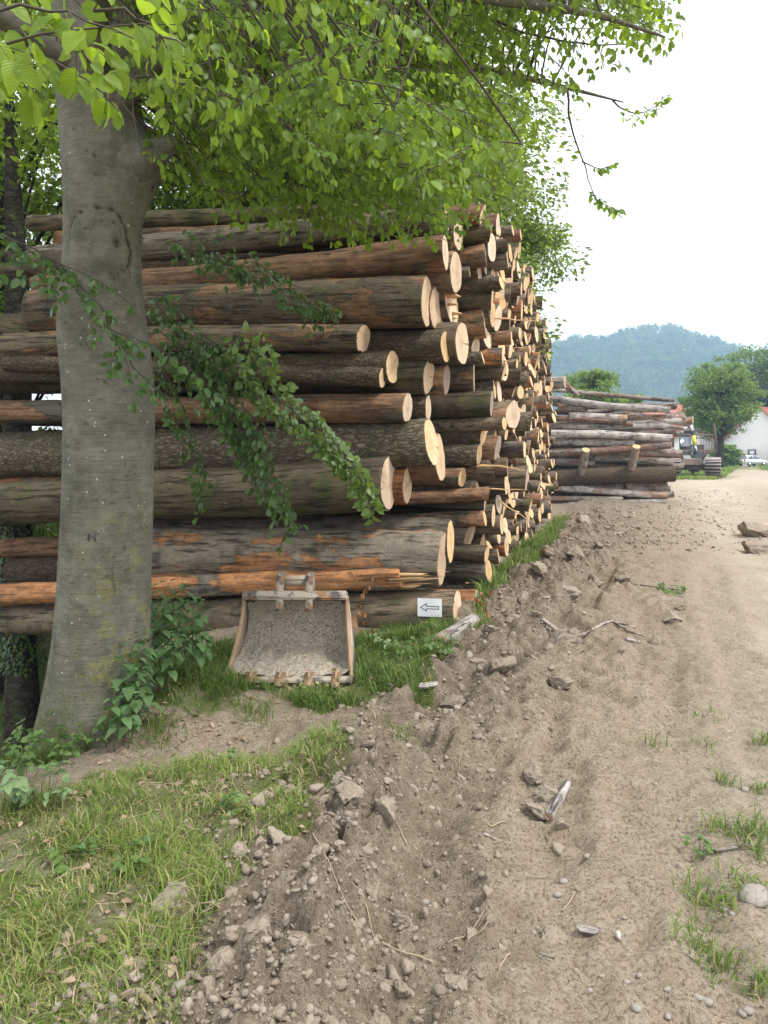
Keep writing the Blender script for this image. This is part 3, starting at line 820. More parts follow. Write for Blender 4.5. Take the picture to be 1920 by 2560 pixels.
# old branch scars: arched creases and an eye inside
crease = np.zeros_like(rr)
def arch(s0, z0, rx, rz, wdt, dep, lo=-.3):
    global rr, crease
    q = np.sqrt(((s_ - s0) / rx) ** 2 + ((Zg - z0) / rz) ** 2)
    nz_ = pn2(s_ * 22, Zg * 22, 7)
    q = q * (1 + .20 * pn2(s_ * 4, Zg * 4, 9) + .07 * pn2(s_ * 17, Zg * 17, 12))
    k = np.exp(-((q - 1) * (rx + rz) / 2 / (wdt * (1 + .7 * nz_))) ** 2) * np.clip(.95 + .5 * nz_, 0, 1) * sstep(lo - .3, lo + .2, (Zg - z0) / rz + .5 * (s_ - s0) / rx * (rx > .1)) * front
    rr = rr - dep * k; crease = np.maximum(crease, k)
    return q
def zpx(y): return CAM_H + (HORIZON - y) / FPX * 5.45
def spx(x): return (x - 250) / FPX * 5.45
q = arch(spx(238), zpx(600), .27, .27, .016, .024)
rr = rr + 0.022 * np.exp(-(q / .8) ** 4) * front
k = np.exp(-((s_ - spx(283)) / .035) ** 2 - ((Zg - zpx(598)) / .05) ** 2) * front * np.clip(.8 + pn2(s_ * 25, Zg * 25, 5), 0, 1)
rr = rr - .02 * k; crease = np.maximum(crease, k)
arch(spx(262), zpx(580), .10, .11, .008, .006, .1)
k = np.exp(-((s_ - spx(325)) / .012) ** 2 - ((Zg - zpx(650)) / .12) ** 4) * front; rr = rr - .008 * k; crease = np.maximum(crease, k * .7)
arch(spx(215), zpx(372), .26, .22, .011, .012, -2.5) if False else None
k = np.exp(-((Zg - zpx(452) - .55 * np.clip(s_ - spx(190), 0, 1) ** 1.4 - .3 * (s_ - spx(190))) / .014) ** 2) * sstep(spx(150), spx(200), s_) * (1 - sstep(spx(290), spx(310), s_)) * front * np.clip(.7 + pn2(s_ * 20, Zg * 20, 3), 0, 1)
rr = rr - .012 * k; crease = np.maximum(crease, k)
for (ex, ey, rx, rz) in ((318, 418, .036, .045), (316, 380, .03, .03), (375, 432, .05, .05), (175, 317, .02, .012), (228, 377, .015, .012), (280, 675, .03, .03), (196, 862, .03, .012), (355, 1330, .04, .02), (212, 1345, .035, .025), (292, 1360, .02, .05)):
    arch(spx(ex), zpx(ey), rx, rz, .007, .008, -1.6)
for (gx, gy, ln) in ((150, 800, .10), (240, 955, .09), (205, 1055, .12), (320, 1020, .08), (270, 1440, .14)):
    k = np.exp(-((s_ - spx(gx)) / ln) ** 4 - ((Zg - zpx(gy) - .02 * np.sin((s_ - spx(gx)) / ln * 2)) / .008) ** 2) * front
    rr = rr - .006 * k; crease = np.maximum(crease, k * .8)
k = np.exp(-((s_ - spx(275) - .03 * np.sin(Zg * 9)) / .02) ** 2 - ((Zg - zpx(1455)) / .14) ** 4) * front
rr = rr - .008 * k; crease = np.maximum(crease, k * .6)
lean = cx[:, None]
Vt = np.stack([lean + rr * np.cos(A_), TY + rr * np.sin(A_), Zg], -1).reshape(-1, 3)
i = np.arange(len(zz) - 1)[:, None] * NS; j = np.arange(NS)[None, :]; j2 = (j + 1) % NS
Qt = np.stack([i + j, i + NS + j, i + NS + j2, i + j2], -1).reshape(-1, 4)
base = np.array([cx[-1], TY, -0.3])

m = NT('beech_trunk_bark'); p = m.wpos()
hz = m.mapping(p, (1, 1, 9)); vt = m.mapping(p, (3, 3, .6))
f1 = m.noise(p, 3.2, 8, .7); fh = m.noise(hz, 5, 5, .65); fv = m.noise(vt, 3, 5, .6)
c = m.mix(m.ramp(f1, [(.3, 0.), (.7, 1.)]), (0.105, 0.098, 0.072), (0.225, 0.212, 0.165))
c = m.mix(m.ramp(fh, [(.40, .30), (.58, 0.)]), c, (0.065, 0.06, 0.05))
c = m.mix(m.ramp(m.noise(p, 14, 6, .7), [(.5, 0.), (.7, .5)]), c, (0.22, 0.215, 0.19))
c = m.mix(m.ramp(m.noise(p, 3.3, 6, .65), [(.5, 0.), (.65, .55)]), c, (0.06, 0.058, 0.045))
c = m.mix(m.ramp(fv, [(.52, 0.), (.7, .4)]), c, (0.095, 0.10, 0.07))
sepz = m.n('SeparateXYZ', {0: p}).outputs
low = m.n('MapRange', {0: sepz[2], 1: 2.0, 2: 0.2, 3: 0.0, 4: 1.0}).outputs[0]
rightside = m.n('MapRange', {0: sepz[0], 1: -2.35, 2: -1.9, 3: 0.0, 4: 1.0}).outputs[0]
lich = m.math('MULTIPLY', m.ramp(m.noise(p, 6, 6, .7), [(.5, 0.), (.62, .85)]), m.math('MULTIPLY', low, m.math('ADD', m.math('MULTIPLY', rightside, .9), .25)))
c = m.mix(lich, c, (0.26, 0.24, 0.045))
moss = m.math('MULTIPLY', m.n('MapRange', {0: sepz[2], 1: 0.55, 2: -0.2, 3: 0.0, 4: 1.0}).outputs[0], m.ramp(m.noise(p, 5, 5, .6), [(.35, .1), (.6, .8)]))
c = m.mix(moss, c, (0.085, 0.095, 0.03))
vo = m.n('TexVoronoi', {'Vector': p, 'Scale': 17.0}).outputs
dots = m.math('MULTIPLY', m.ramp(vo[0], [(.10, 1.), (.14, 0.)]), m.ramp(m.n('SeparateColor', {0: vo[1]}).outputs[1], [(.72, 0.), (.75, 1.)]))
c = m.mix(m.math('MULTIPLY', dots, .8), c, (0.52, 0.54, 0.5))
c = m.mix(m.math('MULTIPLY', m.ramp(m.noise(p, 30, 5, .7), [(.56, 0.), (.68, .6)]), low), c, (0.27, 0.27, 0.22))
lent = m.ramp(m.noise(m.mapping(p, (1, 1, 3.2)), 21, 3, .5), [(.66, 0.), (.7, .7)])
c = m.mix(lent, c, (0.05, 0.045, 0.038))
c = m.mix(m.ramp(m.math('MULTIPLY', m.attr('crease'), m.ramp(m.noise(p, 38, 4, .7), [(.3, .55), (.6, 1.)])), [(.2, 0.), (.8, .9)]), c, (0.028, 0.026, 0.022))
h = m.math('ADD', m.math('MULTIPLY', fh, .5), m.math('MULTIPLY', m.noise(p, 45, 4, .6), .35))
h = m.math('SUBTRACT', h, m.math('MULTIPLY', lent, .3))
M['trunk'] = m.out(c, .85, m.bump(h, .9, .02), .2)

beech = empty('beech_tree', base, 'large grey beech tree with scarred trunk and leafy branches hanging over the pile', 'tree')
trunk = add('trunk', mesh_np('trunk', Vt, Qt, [M['trunk']], True, {'crease': crease.ravel()}), beech, loc=-base)
# broken stub in the collar and roots
ge = Geo()
st = np.array([[-2.08, 5.76, zc - .03], [-1.95, 5.71, zc - .02], [-1.84, 5.66, zc + .0], [-1.75, 5.62, zc + .02], [-1.68, 5.59, zc + .05], [-1.61, 5.56, zc + .08], [-1.57, 5.54, zc + .10], [-1.56, 5.535, zc + .105]])
ge.tube(st, [.20, .185, .15, .115, .085, .065, .05, .01], 28)
Vv = ge.V[0]; Vv += (.035 * pn3(Vv * 9, 3) + .015 * pn3(Vv * 22, 4))[:, None] * unit(Vv - np.array([-1.8, 5.65, zc]))
add('branch_stub', ge.mesh('branch_stub', M['trunk'], True, 'crease'), trunk)

# ------------------------------------------------------------------ the dark second trunk on the slope
def simple_trunk(P, r, sides=18, seed=1, lump=.08):
    P = np.asarray(P, float); n = 40
    t = np.linspace(0, 1, len(P)); tt = np.linspace(0, 1, n)
    PP_ = np.stack([np.interp(tt, t, P[:, q]) for q in range(3)], -1); rr_ = np.interp(tt, np.linspace(0, 1, len(r)), r)
    ge = Geo(); ge.tube(PP_, rr_, sides)
    Vv = ge.V[0]
    nn = n * sides
    c_ = np.repeat(PP_, sides, 0)
    Vv[:nn] = c_ + (Vv[:nn] - c_) * (1 + lump * 2 * pn3(Vv[:nn] * np.array([4, 4, .9]), seed))[:, None]
    return ge
M['dark_trunk'] = mat_rough_bark('dark_trunk_bark', (0.045, 0.038, 0.032), (0.08, 0.07, 0.058), 9)

# ------------------------------------------------------------------ excavator bucket
m = NT('dried_mud_on_steel'); p = m.obj()
vor = m.n('TexVoronoi', {'Vector': m.n('VectorMath', {0: p, 1: m.n('TexNoise', {'Vector': p, 'Scale': 9.0}).outputs[1]}, operation='ADD').outputs[0], 'Scale': 9.0}, feature='DISTANCE_TO_EDGE').outputs[0]
crk = m.ramp(vor, [(0.0, 0.0), (0.045, 1.0)])
f = m.noise(p, 14, 6, .65); f2 = m.noise(p, 4, 4, .6)
c = m.mix(f, (0.40, 0.35, 0.29), (0.58, 0.51, 0.43)); c = m.mix(f2, c, (0.48, 0.41, 0.33))
c = m.mix(m.math('SUBTRACT', 1.0, crk), c, (0.11, 0.085, 0.065))
M['mud'] = m.out(c, .95, m.bump(m.math('ADD', m.math('MULTIPLY', crk, .5), m.math('MULTIPLY', f, 1.3)), 1.0, .035), .1)
m = NT('muddy_rusty_steel'); p = m.obj()
f = m.noise(p, 5, 6, .65); f2 = m.noise(p, 16, 6, .7)
c = m.mix(m.ramp(f2, [(.4, 0.), (.6, 1.)]), (0.05, 0.045, 0.045), (0.12, 0.10, 0.09))
c = m.mix(m.ramp(f, [(.40, 1.), (.52, 0.)]), c, (0.27, 0.15, 0.07))
c = m.mix(m.ramp(m.noise(p, 7, 6, .7), [(.44, 0.), (.54, .92)]), c, (0.35, 0.295, 0.235))
M['steel_mud'] = m.out(c, .75, m.bump(f2, .6, .01), .3)
m = NT('muddy_pale_steel'); p = m.obj()
f = m.noise(p, 6, 6, .65); f2 = m.noise(p, 18, 6, .7)
c = m.mix(f2, (0.40, 0.345, 0.28), (0.54, 0.48, 0.40))
c = m.mix(m.ramp(f, [(.48, 0.), (.60, .7)]), c, (0.40, 0.27, 0.165))
M['steel_pale'] = m.out(c, .75, m.bump(f2, .6, .008), .3)
M['rust'] = mat_simple('worn_rusty_steel', (0.30, 0.20, 0.125), .6, .3, .4, .35, 10, .4)

BX, BY = -0.845, 6.80
BZ = float(base_z(BX, BY)) + 0.045
buck = empty('excavator_bucket', (BX, BY, BZ), 'muddy toothed excavator bucket standing on the grass against the logs', 'excavator bucket')
pr = np.array([(-.24, .03), (-.08, .012), (.12, .004), (.30, .02), (.42, .075), (.50, .17), (.535, .29), (.525, .41), (.47, .53), (.39, .61), (.29, .655)])
tt = np.linspace(0, 1, len(pr)); t2 = np.linspace(0, 1, 40)
pc = np.stack([np.interp(t2, tt, pr[:, 0]), np.interp(t2, tt, pr[:, 1])], -1)
kk = np.hanning(7); kk /= kk.sum()
pc = np.stack([np.convolve(np.pad(pc[:, q], 3, 'edge'), kk, 'valid') for q in (0, 1)], -1)
HW = 0.50
wid = lambda z: HW - 0.03 + 0.075 * (1 - np.clip(z / .65, 0, 1)) ** 1.6
def shell(off, nx_=46, rough=0.0):
    tn = unit(np.gradient(pc, axis=0)); nr = np.stack([-tn[:, 1], tn[:, 0]], -1)     # towards the inside
    q = pc + nr * off
    u = np.linspace(-1, 1, nx_)
    V = np.zeros((len(q), nx_, 3))
    V[:, :, 0] = u[None, :] * wid(q[:, 1])[:, None]
    V[:, :, 1] = q[:, 0:1]; V[:, :, 2] = q[:, 1:2]
    if rough:
        nz = rough * (0.6 + fbm2(V[:, :, 0] * 9, (np.arange(len(q)) / 39.)[:, None] * 9 + 0 * V[:, :, 0], 4, 81)) + rough * 2.2 * np.abs(u[None, :]) ** 8 + rough * 1.5 * np.exp(-((t2[:, None] - .22) / .15) ** 2)
        V[:, :, 1] += nr[:, 0:1] * nz; V[:, :, 2] += nr[:, 1:2] * nz
    i = np.arange(len(q) - 1)[:, None] * nx_ + np.arange(nx_ - 1)[None, :]
    Qs = np.stack([i, i + 1, i + nx_ + 1, i + nx_], -1).reshape(-1, 4)
    return V.reshape(-1, 3), Qs
ge = Geo()
V0, Q0 = shell(0.0); V1, Q1 = shell(-0.02)
ge.put(V0, Q0); ge.put(V1, Q1[:, ::-1])
add('shell', ge.mesh('shell', M['steel_pale']), buck)
V0, Q0 = shell(0.004, 90, .024)
add('dried_mud', mesh_np('dried_mud', V0, Q0, [M['mud']]), buck)
for sx in (-1, 1):
    # side plate: back edge follows the shell, front edge hollow
    tf = np.linspace(0, 1, 24)
    fe = np.stack([.27 - .51 * tf ** 1.7 + .03 * np.sin(tf * math.pi), .665 - .625 * tf], -1)
    ge = Geo(); ring = []
    outl = np.vstack([pc + np.array([0, 0]), fe[1:-1]])
    nO = len(outl)
    for th in (0, 1):
        xw = (wid(outl[:, 1]) + (.004 if th == 0 else .034)) * sx
        ring.append(np.stack([xw, outl[:, 0], outl[:, 1]], -1))
    cc = [np.array([[r_[:, 0].mean(), .22, .33]]) for r_ in ring]
    V = np.vstack(ring + cc)
    Tt = []; Qq = []
    for k in range(nO):
        k2 = (k + 1) % nO
        Qq.append([k, k2, nO + k2, nO + k]); Tt.append([2 * nO, k2, k]); Tt.append([2 * nO + 1, nO + k, nO + k2])
    ge.put(V, Qq, Tt)
    sp = add('side_plate', ge.mesh('side_plate', M['steel_pale'], False), buck)
    g2 = Geo()
    E = np.stack([(wid(fe[:, 1]) + .019) * sx, fe[:, 0] - .004, fe[:, 1]], -1)
    g2.tube(E, .021, 8); add('cutting_edge', g2.mesh('cutting_edge', M['rust']), sp)
ge = Geo(); ge.box((0, .245, .675), (2 * HW + .0, .10, .085), rotx(R(-20)), .014)
add('top_beam', ge.mesh('top_beam', M['steel_mud'], False), buck)
ge = Geo(); ge.box((0, -.25, .03), (2 * HW + .13, .08, .035), rotx(R(12)), .008)
add('lip', ge.mesh('lip', M['steel_mud'], False), buck)
for q in (-.335, -.075, .18, .42):
    ge = Geo()
    V = np.array([[-.045, .05, -.005], [.045, .05, -.005], [.045, .05, .06], [-.045, .05, .06], [-.03, -.15, -.012], [.03, -.15, -.012], [.03, -.145, .008], [-.03, -.145, .008]])
    ge.put(V, [[0, 1, 5, 4], [2, 3, 7, 6], [0, 4, 7, 3], [1, 2, 6, 5], [4, 5, 6, 7], [0, 3, 2, 1]])
    ge.box((0, .0, .058), (.02, .12, .03), rotx(R(15)), .004)
    add('tooth', ge.mesh('tooth', M['rust'], False), buck, loc=(q, -.235, .015))
for q in (-.145, .135):
    ge = Geo()
    pl = np.array([(.14, .55), (.19, .60), (.22, .80), (.26, .875), (.33, .885), (.42, .84), (.47, .72), (.46, .60), (.30, .62)])
    V = np.vstack([np.c_[np.full(9, -.034), pl], np.c_[np.full(9, .034), pl], [[-.034, .32, .72]], [[.034, .32, .72]]])
    Qq = [[k, (k + 1) % 9, 9 + (k + 1) % 9, 9 + k] for k in range(9)]
    Tt = [[18, (k + 1) % 9, k] for k in range(9)] + [[19, 9 + k, 9 + (k + 1) % 9] for k in range(9)]
    ge.put(V, Qq, Tt)
    add('lug', ge.mesh('lug', M['steel_mud'], False), buck, loc=(q, 0, 0))
for (yy_, zz_, r_) in ((.285, .835, .026), (.40, .765, .024)):
    ge = Geo(); ge.tube([(-.15, yy_, zz_), (.14, yy_, zz_)], r_, 16)
    add('pin', ge.mesh('pin', M['steel_pale']), buck)

# ------------------------------------------------------------------ paper sign with its outlined arrow
al, A0, d0, r0_ = front_objs[0]
ctr = W(1086, 1519, 8.6)
# walk along the log axis to the point below the paper
tpar = ((ctr[0] / ctr[1]) * A0[1] - A0[0]) / (d0[0] - (ctr[0] / ctr[1]) * d0[1])
ax_pt = A0 + d0 * tpar
nrm = unit(np.array([-d0[1], d0[0], 0])); nrm = nrm if nrm[1] < 0 else -nrm
sgn_pos = ax_pt + nrm * (r0_ * 1.06 + .01) + np.array([0, 0, .015])
sgn_pos[2] = CAM_H - (1519 - HORIZON) / FPX * sgn_pos[1]
rgt = unit(np.cross(np.array([0, 0, 1.0]), -nrm)); rgt = rgt if rgt[0] > 0 else -rgt
sign = empty('paper_sign', sgn_pos, 'white sheet with an outlined arrow pointing left, fixed to the bottom log', 'sign')
sign.matrix_world = Matrix([[rgt[i], nrm[i], (0, 0, 1)[i], sgn_pos[i]] for i in range(3)] + [[0, 0, 0, 1]])
# local x right, y towards the viewer, z up
SW, SH = .145, .106
def bent(x, z): return .006 * np.sin(x * 14) - .10 * z * z - .3 * x * x * .2
gx_, gz_ = np.meshgrid(np.linspace(-SW, SW, 15), np.linspace(-SH, SH, 9))
gzz = gz_ + gx_ * .03
Vs = np.stack([gx_, bent(gx_, gz_), gzz], -1).reshape(-1, 3)
ii = (np.arange(8)[:, None] * 15 + np.arange(14)[None, :]).reshape(-1)
Qs = np.stack([ii, ii + 1, ii + 16, ii + 15], -1)
ge = Geo(); ge.put(Vs, Qs); ge.put(Vs - np.array([0, .0012, 0]), Qs[:, ::-1])
M['paper'] = mat_simple('white_paper', (0.82, 0.83, 0.86), .8, var=.02)
M['ink'] = mat_simple('black_ink', (0.02, 0.02, 0.025), .7, var=.1)
add('sheet', ge.mesh('sheet', M['paper']), sign)
ao = np.array([(-.115, 0), (-.035, .052), (-.035, .0195), (.112, .0195), (.112, -.0195), (-.035, -.0195), (-.035, -.052)])
wdt = .009
ge = Geo()
nA = len(ao); pv = []
for k in range(nA):
    a, b, c_ = ao[k - 1], ao[k], ao[(k + 1) % nA]
    e1 = (b - a) / np.linalg.norm(b - a); e2 = (c_ - b) / np.linalg.norm(c_ - b)
    n1 = np.array([-e1[1], e1[0]]); n2 = np.array([-e2[1], e2[0]])
    bis = (n1 + n2) / (1 + n1 @ n2); pv.append(bis)
pv = np.array(pv); inn = ao - pv * wdt
for k in range(nA):
    k2 = (k + 1) % nA
    c4 = []
    for f_ in np.linspace(0, 1, 7):
        o_ = ao[k] * (1 - f_) + ao[k2] * f_; i_ = inn[k] * (1 - f_) + inn[k2] * f_
        for q in (o_, i_): c4.append([q[0], bent(q[0], q[1]) + .0015, q[1] + q[0] * .03])
    ge.put(np.array(c4), [[2 * q, 2 * q + 2, 2 * q + 3, 2 * q + 1] for q in range(6)])
add('arrow', ge.mesh('arrow', M['ink'], False), sign)

# ------------------------------------------------------------------ leaves
def leaf_template(st, wd, wave=.03, fold=.18, curl=.12, serr=0.0, seed=0):
    """blade along +Y, 0..1; x sideways, z up; midrib lowest"""
    g = np.random.default_rng(seed)
    V = []; n = len(st)
    for k, (t, w) in enumerate(zip(st, wd)):
        zc = -curl * t * t
        sg = serr * (1 if k % 2 else -1)
        V += [[-w, t + sg * .5, zc + w * fold + g.normal(0, wave)], [0, t, zc], [w, t + sg * .5, zc + w * fold + g.normal(0, wave)]]
    V = np.array(V); T = []
    for k in range(n - 1):
        a, b = 3 * k, 3 * k + 3
        for s in (0, 1):
            T += [[a + s, a + s + 1, b + s + 1], [a + s, b + s + 1, b + s]]
    # drop zero-area faces at both ends
    keep = []
    for f in T:
        p = V[f]
        if np.linalg.norm(np.cross(p[1] - p[0], p[2] - p[0])) > 1e-6: keep.append(f)
    return V, np.array(keep)


LEAF_HI = [leaf_template(np.array([0, .06, .18, .32, .46, .6, .73, .84, .93, 1]), np.array([0.003, .13, .24, .30, .32, .30, .25, .17, .09, 0.002]), .018, .2, .15 + .08 * k, .03, k) for k in range(5)]
LEAF_MID = [leaf_template(np.array([0, .22, .52, .82, 1]), np.array([0., .25, .32, .19, 0.]), .025, .25, .1 + .12 * k, 0.0, 10 + k) for k in range(4)]
LEAF_LO = [(np.array([[0, 0, 0], [-.3, .45, .06], [0, 1, -.12], [.3, .45, .06]]), np.array([[0, 2, 1], [0, 3, 2]]))]


def leaf_cloud(pos, axis, nrm, size, templates, seed=0):
    """one mesh's worth of leaves: returns V, T, rnd"""
    g = np.random.default_rng(seed)
    pos, axis, nrm = np.asarray(pos), unit(axis), np.asarray(nrm)
    side = unit(np.cross(axis, nrm)); nn = np.cross(side, axis)
    pick = g.integers(len(templates), size=len(pos)); rn = g.random(len(pos))
    Vs, Ts, As = [], [], []; off = 0
    for k, (tv, tf) in enumerate(templates):
        q = np.where(pick == k)[0]
        if not len(q): continue
        s = np.asarray(size)[q][:, None, None] if np.ndim(size) else size
        v = pos[q][:, None, :] + s * (tv[None, :, 0:1] * side[q][:, None, :] + tv[None, :, 1:2] * axis[q][:, None, :] + tv[None, :, 2:3] * nn[q][:, None, :])
        Vs.append(v.reshape(-1, 3))
        Ts.append((tf[None] + (np.arange(len(q)) * len(tv))[:, None, None] + off).reshape(-1, 3))
        As.append(np.repeat(rn[q], len(tv)))
        off += len(q) * len(tv)
    return np.vstack(Vs), np.vstack(Ts), np.concatenate(As)


def mat_leaf(name, dark, light, tr, trans=.45, rough=.42, veins=False, rand='attr', spec=.35):
    m = NT(name)
    r = m.attr('rnd') if rand == 'attr' else m.orand()
    pos = m.wpos()
    v = m.math('ADD', m.math('MULTIPLY', r, .7), m.math('MULTIPLY', m.noise(pos, 1.1, 2), .45))
    c = m.mix(m.ramp(v, [(.15, 0.), (.95, 1.)]), dark, light)
    ct = m.mix(m.ramp(v, [(.15, 0.), (.95, 1.)]), tuple(x * .7 for x in tr), tr)
    nrm = None
    if veins:
        o = m.obj(); sp = m.n('SeparateXYZ', {0: o}).outputs
        w = m.math('SUBTRACT', sp[1], m.math('MULTIPLY', m.math('ABSOLUTE', sp[0]), .75))
        s = m.math('SINE', m.math('MULTIPLY', w, 62.0))
        line = m.ramp(s, [(.80, 0.), (.97, 1.)])
        mid = m.ramp(m.math('ABSOLUTE', sp[0]), [(.008, 1.), (.02, 0.)])
        ln = m.math('MAXIMUM', line, mid)
        ct = m.mix(m.math('MULTIPLY', ln, .25), ct, tuple(x * .45 for x in tr))
        c = m.mix(m.math('MULTIPLY', ln, .22), c, light)
        nrm = m.bump(m.math('MULTIPLY', s, 1.0), .2, .012)
        blot = m.ramp(m.noise(m.jitter(o), 2.2, 4), [(.66, 0.), (.72, .6)])
        c = m.mix(blot, c, (.22, .13, .04)); ct = m.mix(blot, ct, (.35, .22, .05))
    ins = {'Base Color': c, 'Roughness': rough, 'Specular IOR Level': spec}
    tin = {'Color': ct}
    if nrm is not None: ins['Normal'] = nrm; tin['Normal'] = nrm
    b = m.n('BsdfPrincipled', ins); t = m.n('BsdfTranslucent', tin)
    x = m.n('MixShader', {0: trans, 1: b.outputs[0], 2: t.outputs[0]})
    m.n('OutputMaterial', {0: x.outputs[0]})
    return m.m


M['leaf_near'] = mat_leaf('beech_leaf', (0.10, 0.18, 0.015), (0.22, 0.32, 0.035), (0.48, 0.66, 0.05), .55, veins=True, rand='obj')
M['leaf'] = mat_leaf('beech_foliage', (0.05, 0.115, 0.014), (0.15, 0.25, 0.03), (0.42, 0.58, 0.05), .5)
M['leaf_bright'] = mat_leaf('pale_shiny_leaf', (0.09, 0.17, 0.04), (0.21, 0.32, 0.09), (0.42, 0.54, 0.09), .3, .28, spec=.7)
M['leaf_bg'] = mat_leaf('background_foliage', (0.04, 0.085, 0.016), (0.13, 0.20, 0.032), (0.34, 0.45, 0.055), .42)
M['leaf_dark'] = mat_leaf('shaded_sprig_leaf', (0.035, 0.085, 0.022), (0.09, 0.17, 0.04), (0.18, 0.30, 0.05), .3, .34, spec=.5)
M['leaf_dead'] = mat_leaf('withered_leaf', (0.20, 0.09, 0.035), (0.36, 0.19, 0.075), (0.36, 0.17, 0.05), .3, .7)
M['litter'] = mat_leaf('fallen_leaf', (0.22, 0.14, 0.085), (0.46, 0.34, 0.245), (0.3, 0.2, 0.1), .2, .7)
M['twig'] = mat_simple('beech_twig', (0.075, 0.06, 0.048), .8, var=.3, scale=20)


class Foliage:
    def __init__(s): s.P = []; s.A = []; s.N = []; s.S = []; s.g = Geo()
    def leaf(s, p, a, n, sz): s.P.append(p); s.A.append(a); s.N.append(n); s.S.append(sz)
    def arrays(s): return np.array(s.P), np.array(s.A), np.array(s.N), np.array(s.S)


def spray(fo, path, leaf, g, side_len=.4, r0=.0045, gap=.55, hang=.4, flat=.5, n_side=None, thick=True, leafless=0.0):
    path = np.asarray(path, float)
    seg = np.linalg.norm(np.diff(path, axis=0), axis=1); L = seg.sum()
    n = max(8, int(L / .1)); cum = np.concatenate([[0], np.cumsum(seg)]) / L
    t = np.linspace(0, 1, n)
    P = np.stack([np.interp(t, cum, path[:, q]) for q in range(3)], -1)
    if n > 6: P[1:-1] = (P[:-2] + P[1:-1] * 2 + P[2:]) / 4
    P += g.normal(0, .006, P.shape)
    fo.g.tube(P, np.linspace(r0, .0016, n), 5, False)
    D = unit(np.gradient(P, axis=0))
    up = np.array([0, 0, 1.0])
    ns = n_side or max(4, int(L / .085))
    tilt = g.normal(0, .35, 3)
    sg = 1
    for k in range(ns):
        tt = leafless + (1 - leafless) * (k + .6 * g.random()) / ns
        i = min(int(tt * (n - 1)), n - 1)
        d = D[i]; nr = unit(up * .8 + tilt - d * (up @ d)); sd = unit(np.cross(d, nr)) * sg; sg = -sg
        ln = side_len * (1.05 - .65 * tt) * g.uniform(.55, 1.15)
        q = max(3, int(ln / (leaf * gap)))
        dr = unit(d * .75 + sd * .8 + np.array([0, 0, -.12]) + g.normal(0, .12, 3))
        pt = P[i].copy(); pts = [pt.copy()]; step = ln / q; s2 = 1
        for c in range(q):
            dr = unit(dr + np.array([0, 0, -.10 * hang]) + g.normal(0, .09, 3))
            pt = pt + dr * step; pts.append(pt.copy())
            sw = unit(np.cross(dr, nr)) * s2; s2 = -s2
            ax = unit(dr * .55 + sw * .85 + np.array([0, 0, -hang]) + g.normal(0, .22, 3))
            nn = unit(nr * flat + sw * .2 + np.array([0, -.35, .25]) + g.normal(0, .42, 3))
            fo.leaf(pt + ax * leaf * .12, ax, nn, leaf * g.uniform(.45, 1.2))
        ax = unit(dr + np.array([0, 0, -hang]) + g.normal(0, .2, 3))
        fo.leaf(pt, ax, unit(nr + g.normal(0, .4, 3)), leaf * g.uniform(.7, 1.1))
        if thick:
            pts = pts[:-1:2] + [pts[-1]]; fo.g.tube(np.array(pts), np.linspace(.0019, .0009, len(pts)), 3, False)


limbs = [np.array(l, float) for l in (
    [(-2.2, 5.75, 4.6), (-1.4, 5.3, 5.2), (-.4, 5.0, 5.3), (.7, 4.9, 5.1), (1.4, 4.9, 5.0), (1.9, 5.0, 4.9)],
    [(-2.2, 5.7, 4.9), (-1.7, 4.5, 5.2), (-1.2, 3.3, 4.8), (-.7, 2.2, 4.2), (-.3, 1.4, 3.7)],
    [(-2.1, 5.9, 5.4), (-1.0, 6.4, 5.9), (.5, 6.8, 5.7), (1.5, 7.0, 5.6), (2.3, 7.1, 5.45)],
    [(-2.3, 5.7, 5.0), (-3.0, 4.5, 5.2), (-3.1, 3.2, 4.6), (-2.6, 1.9, 3.8), (-1.9, 1.3, 3.3)],
    [(-2.2, 5.7, 5.8), (-1.0, 4.6, 6.4), (.3, 3.8, 6.3), (1.0, 3.3, 6.0)],
    [(-2.2, 5.9, 6.6), (-.6, 6.4, 7.4), (1.4, 6.2, 7.5), (2.6, 6.0, 7.3)])]
limb_pts = np.vstack([np.stack([np.interp(np.linspace(0, 1, 60), np.linspace(0, 1, len(l)), l[:, q]) for q in range(3)], -1) for l in limbs])
ge = Geo()
for k, l in enumerate(limbs):
    tt = np.linspace(0, 1, 40); u = np.linspace(0, 1, len(l))
    P = np.stack([np.interp(tt, u, l[:, q]) for q in range(3)], -1)
    for _ in range(3): P[1:-1] = (P[:-2] + P[1:-1] * 2 + P[2:]) / 4
    gl = Geo(); gl.tube(P, np.linspace(.085, .007, 40) * (1 if k < 4 else .8), 9)
    add('branch', gl.mesh('branch', M['trunk'], True, 'crease'), beech, loc=-base)

YL = np.array([(340, 120), (400, 220), (480, 360), (560, 500), (640, 560), (700, 590), (800, 640), (880, 640), (950, 600), (1050, 640), (1110, 650), (1160, 630), (1200, 520), (1280, 440), (1380, 380), (1480, 260), (1600, 190), (1650, 130), (1740, 10), (1760, -300)], float)
ylow = lambda x: np.interp(x, YL[:, 0], YL[:, 1])


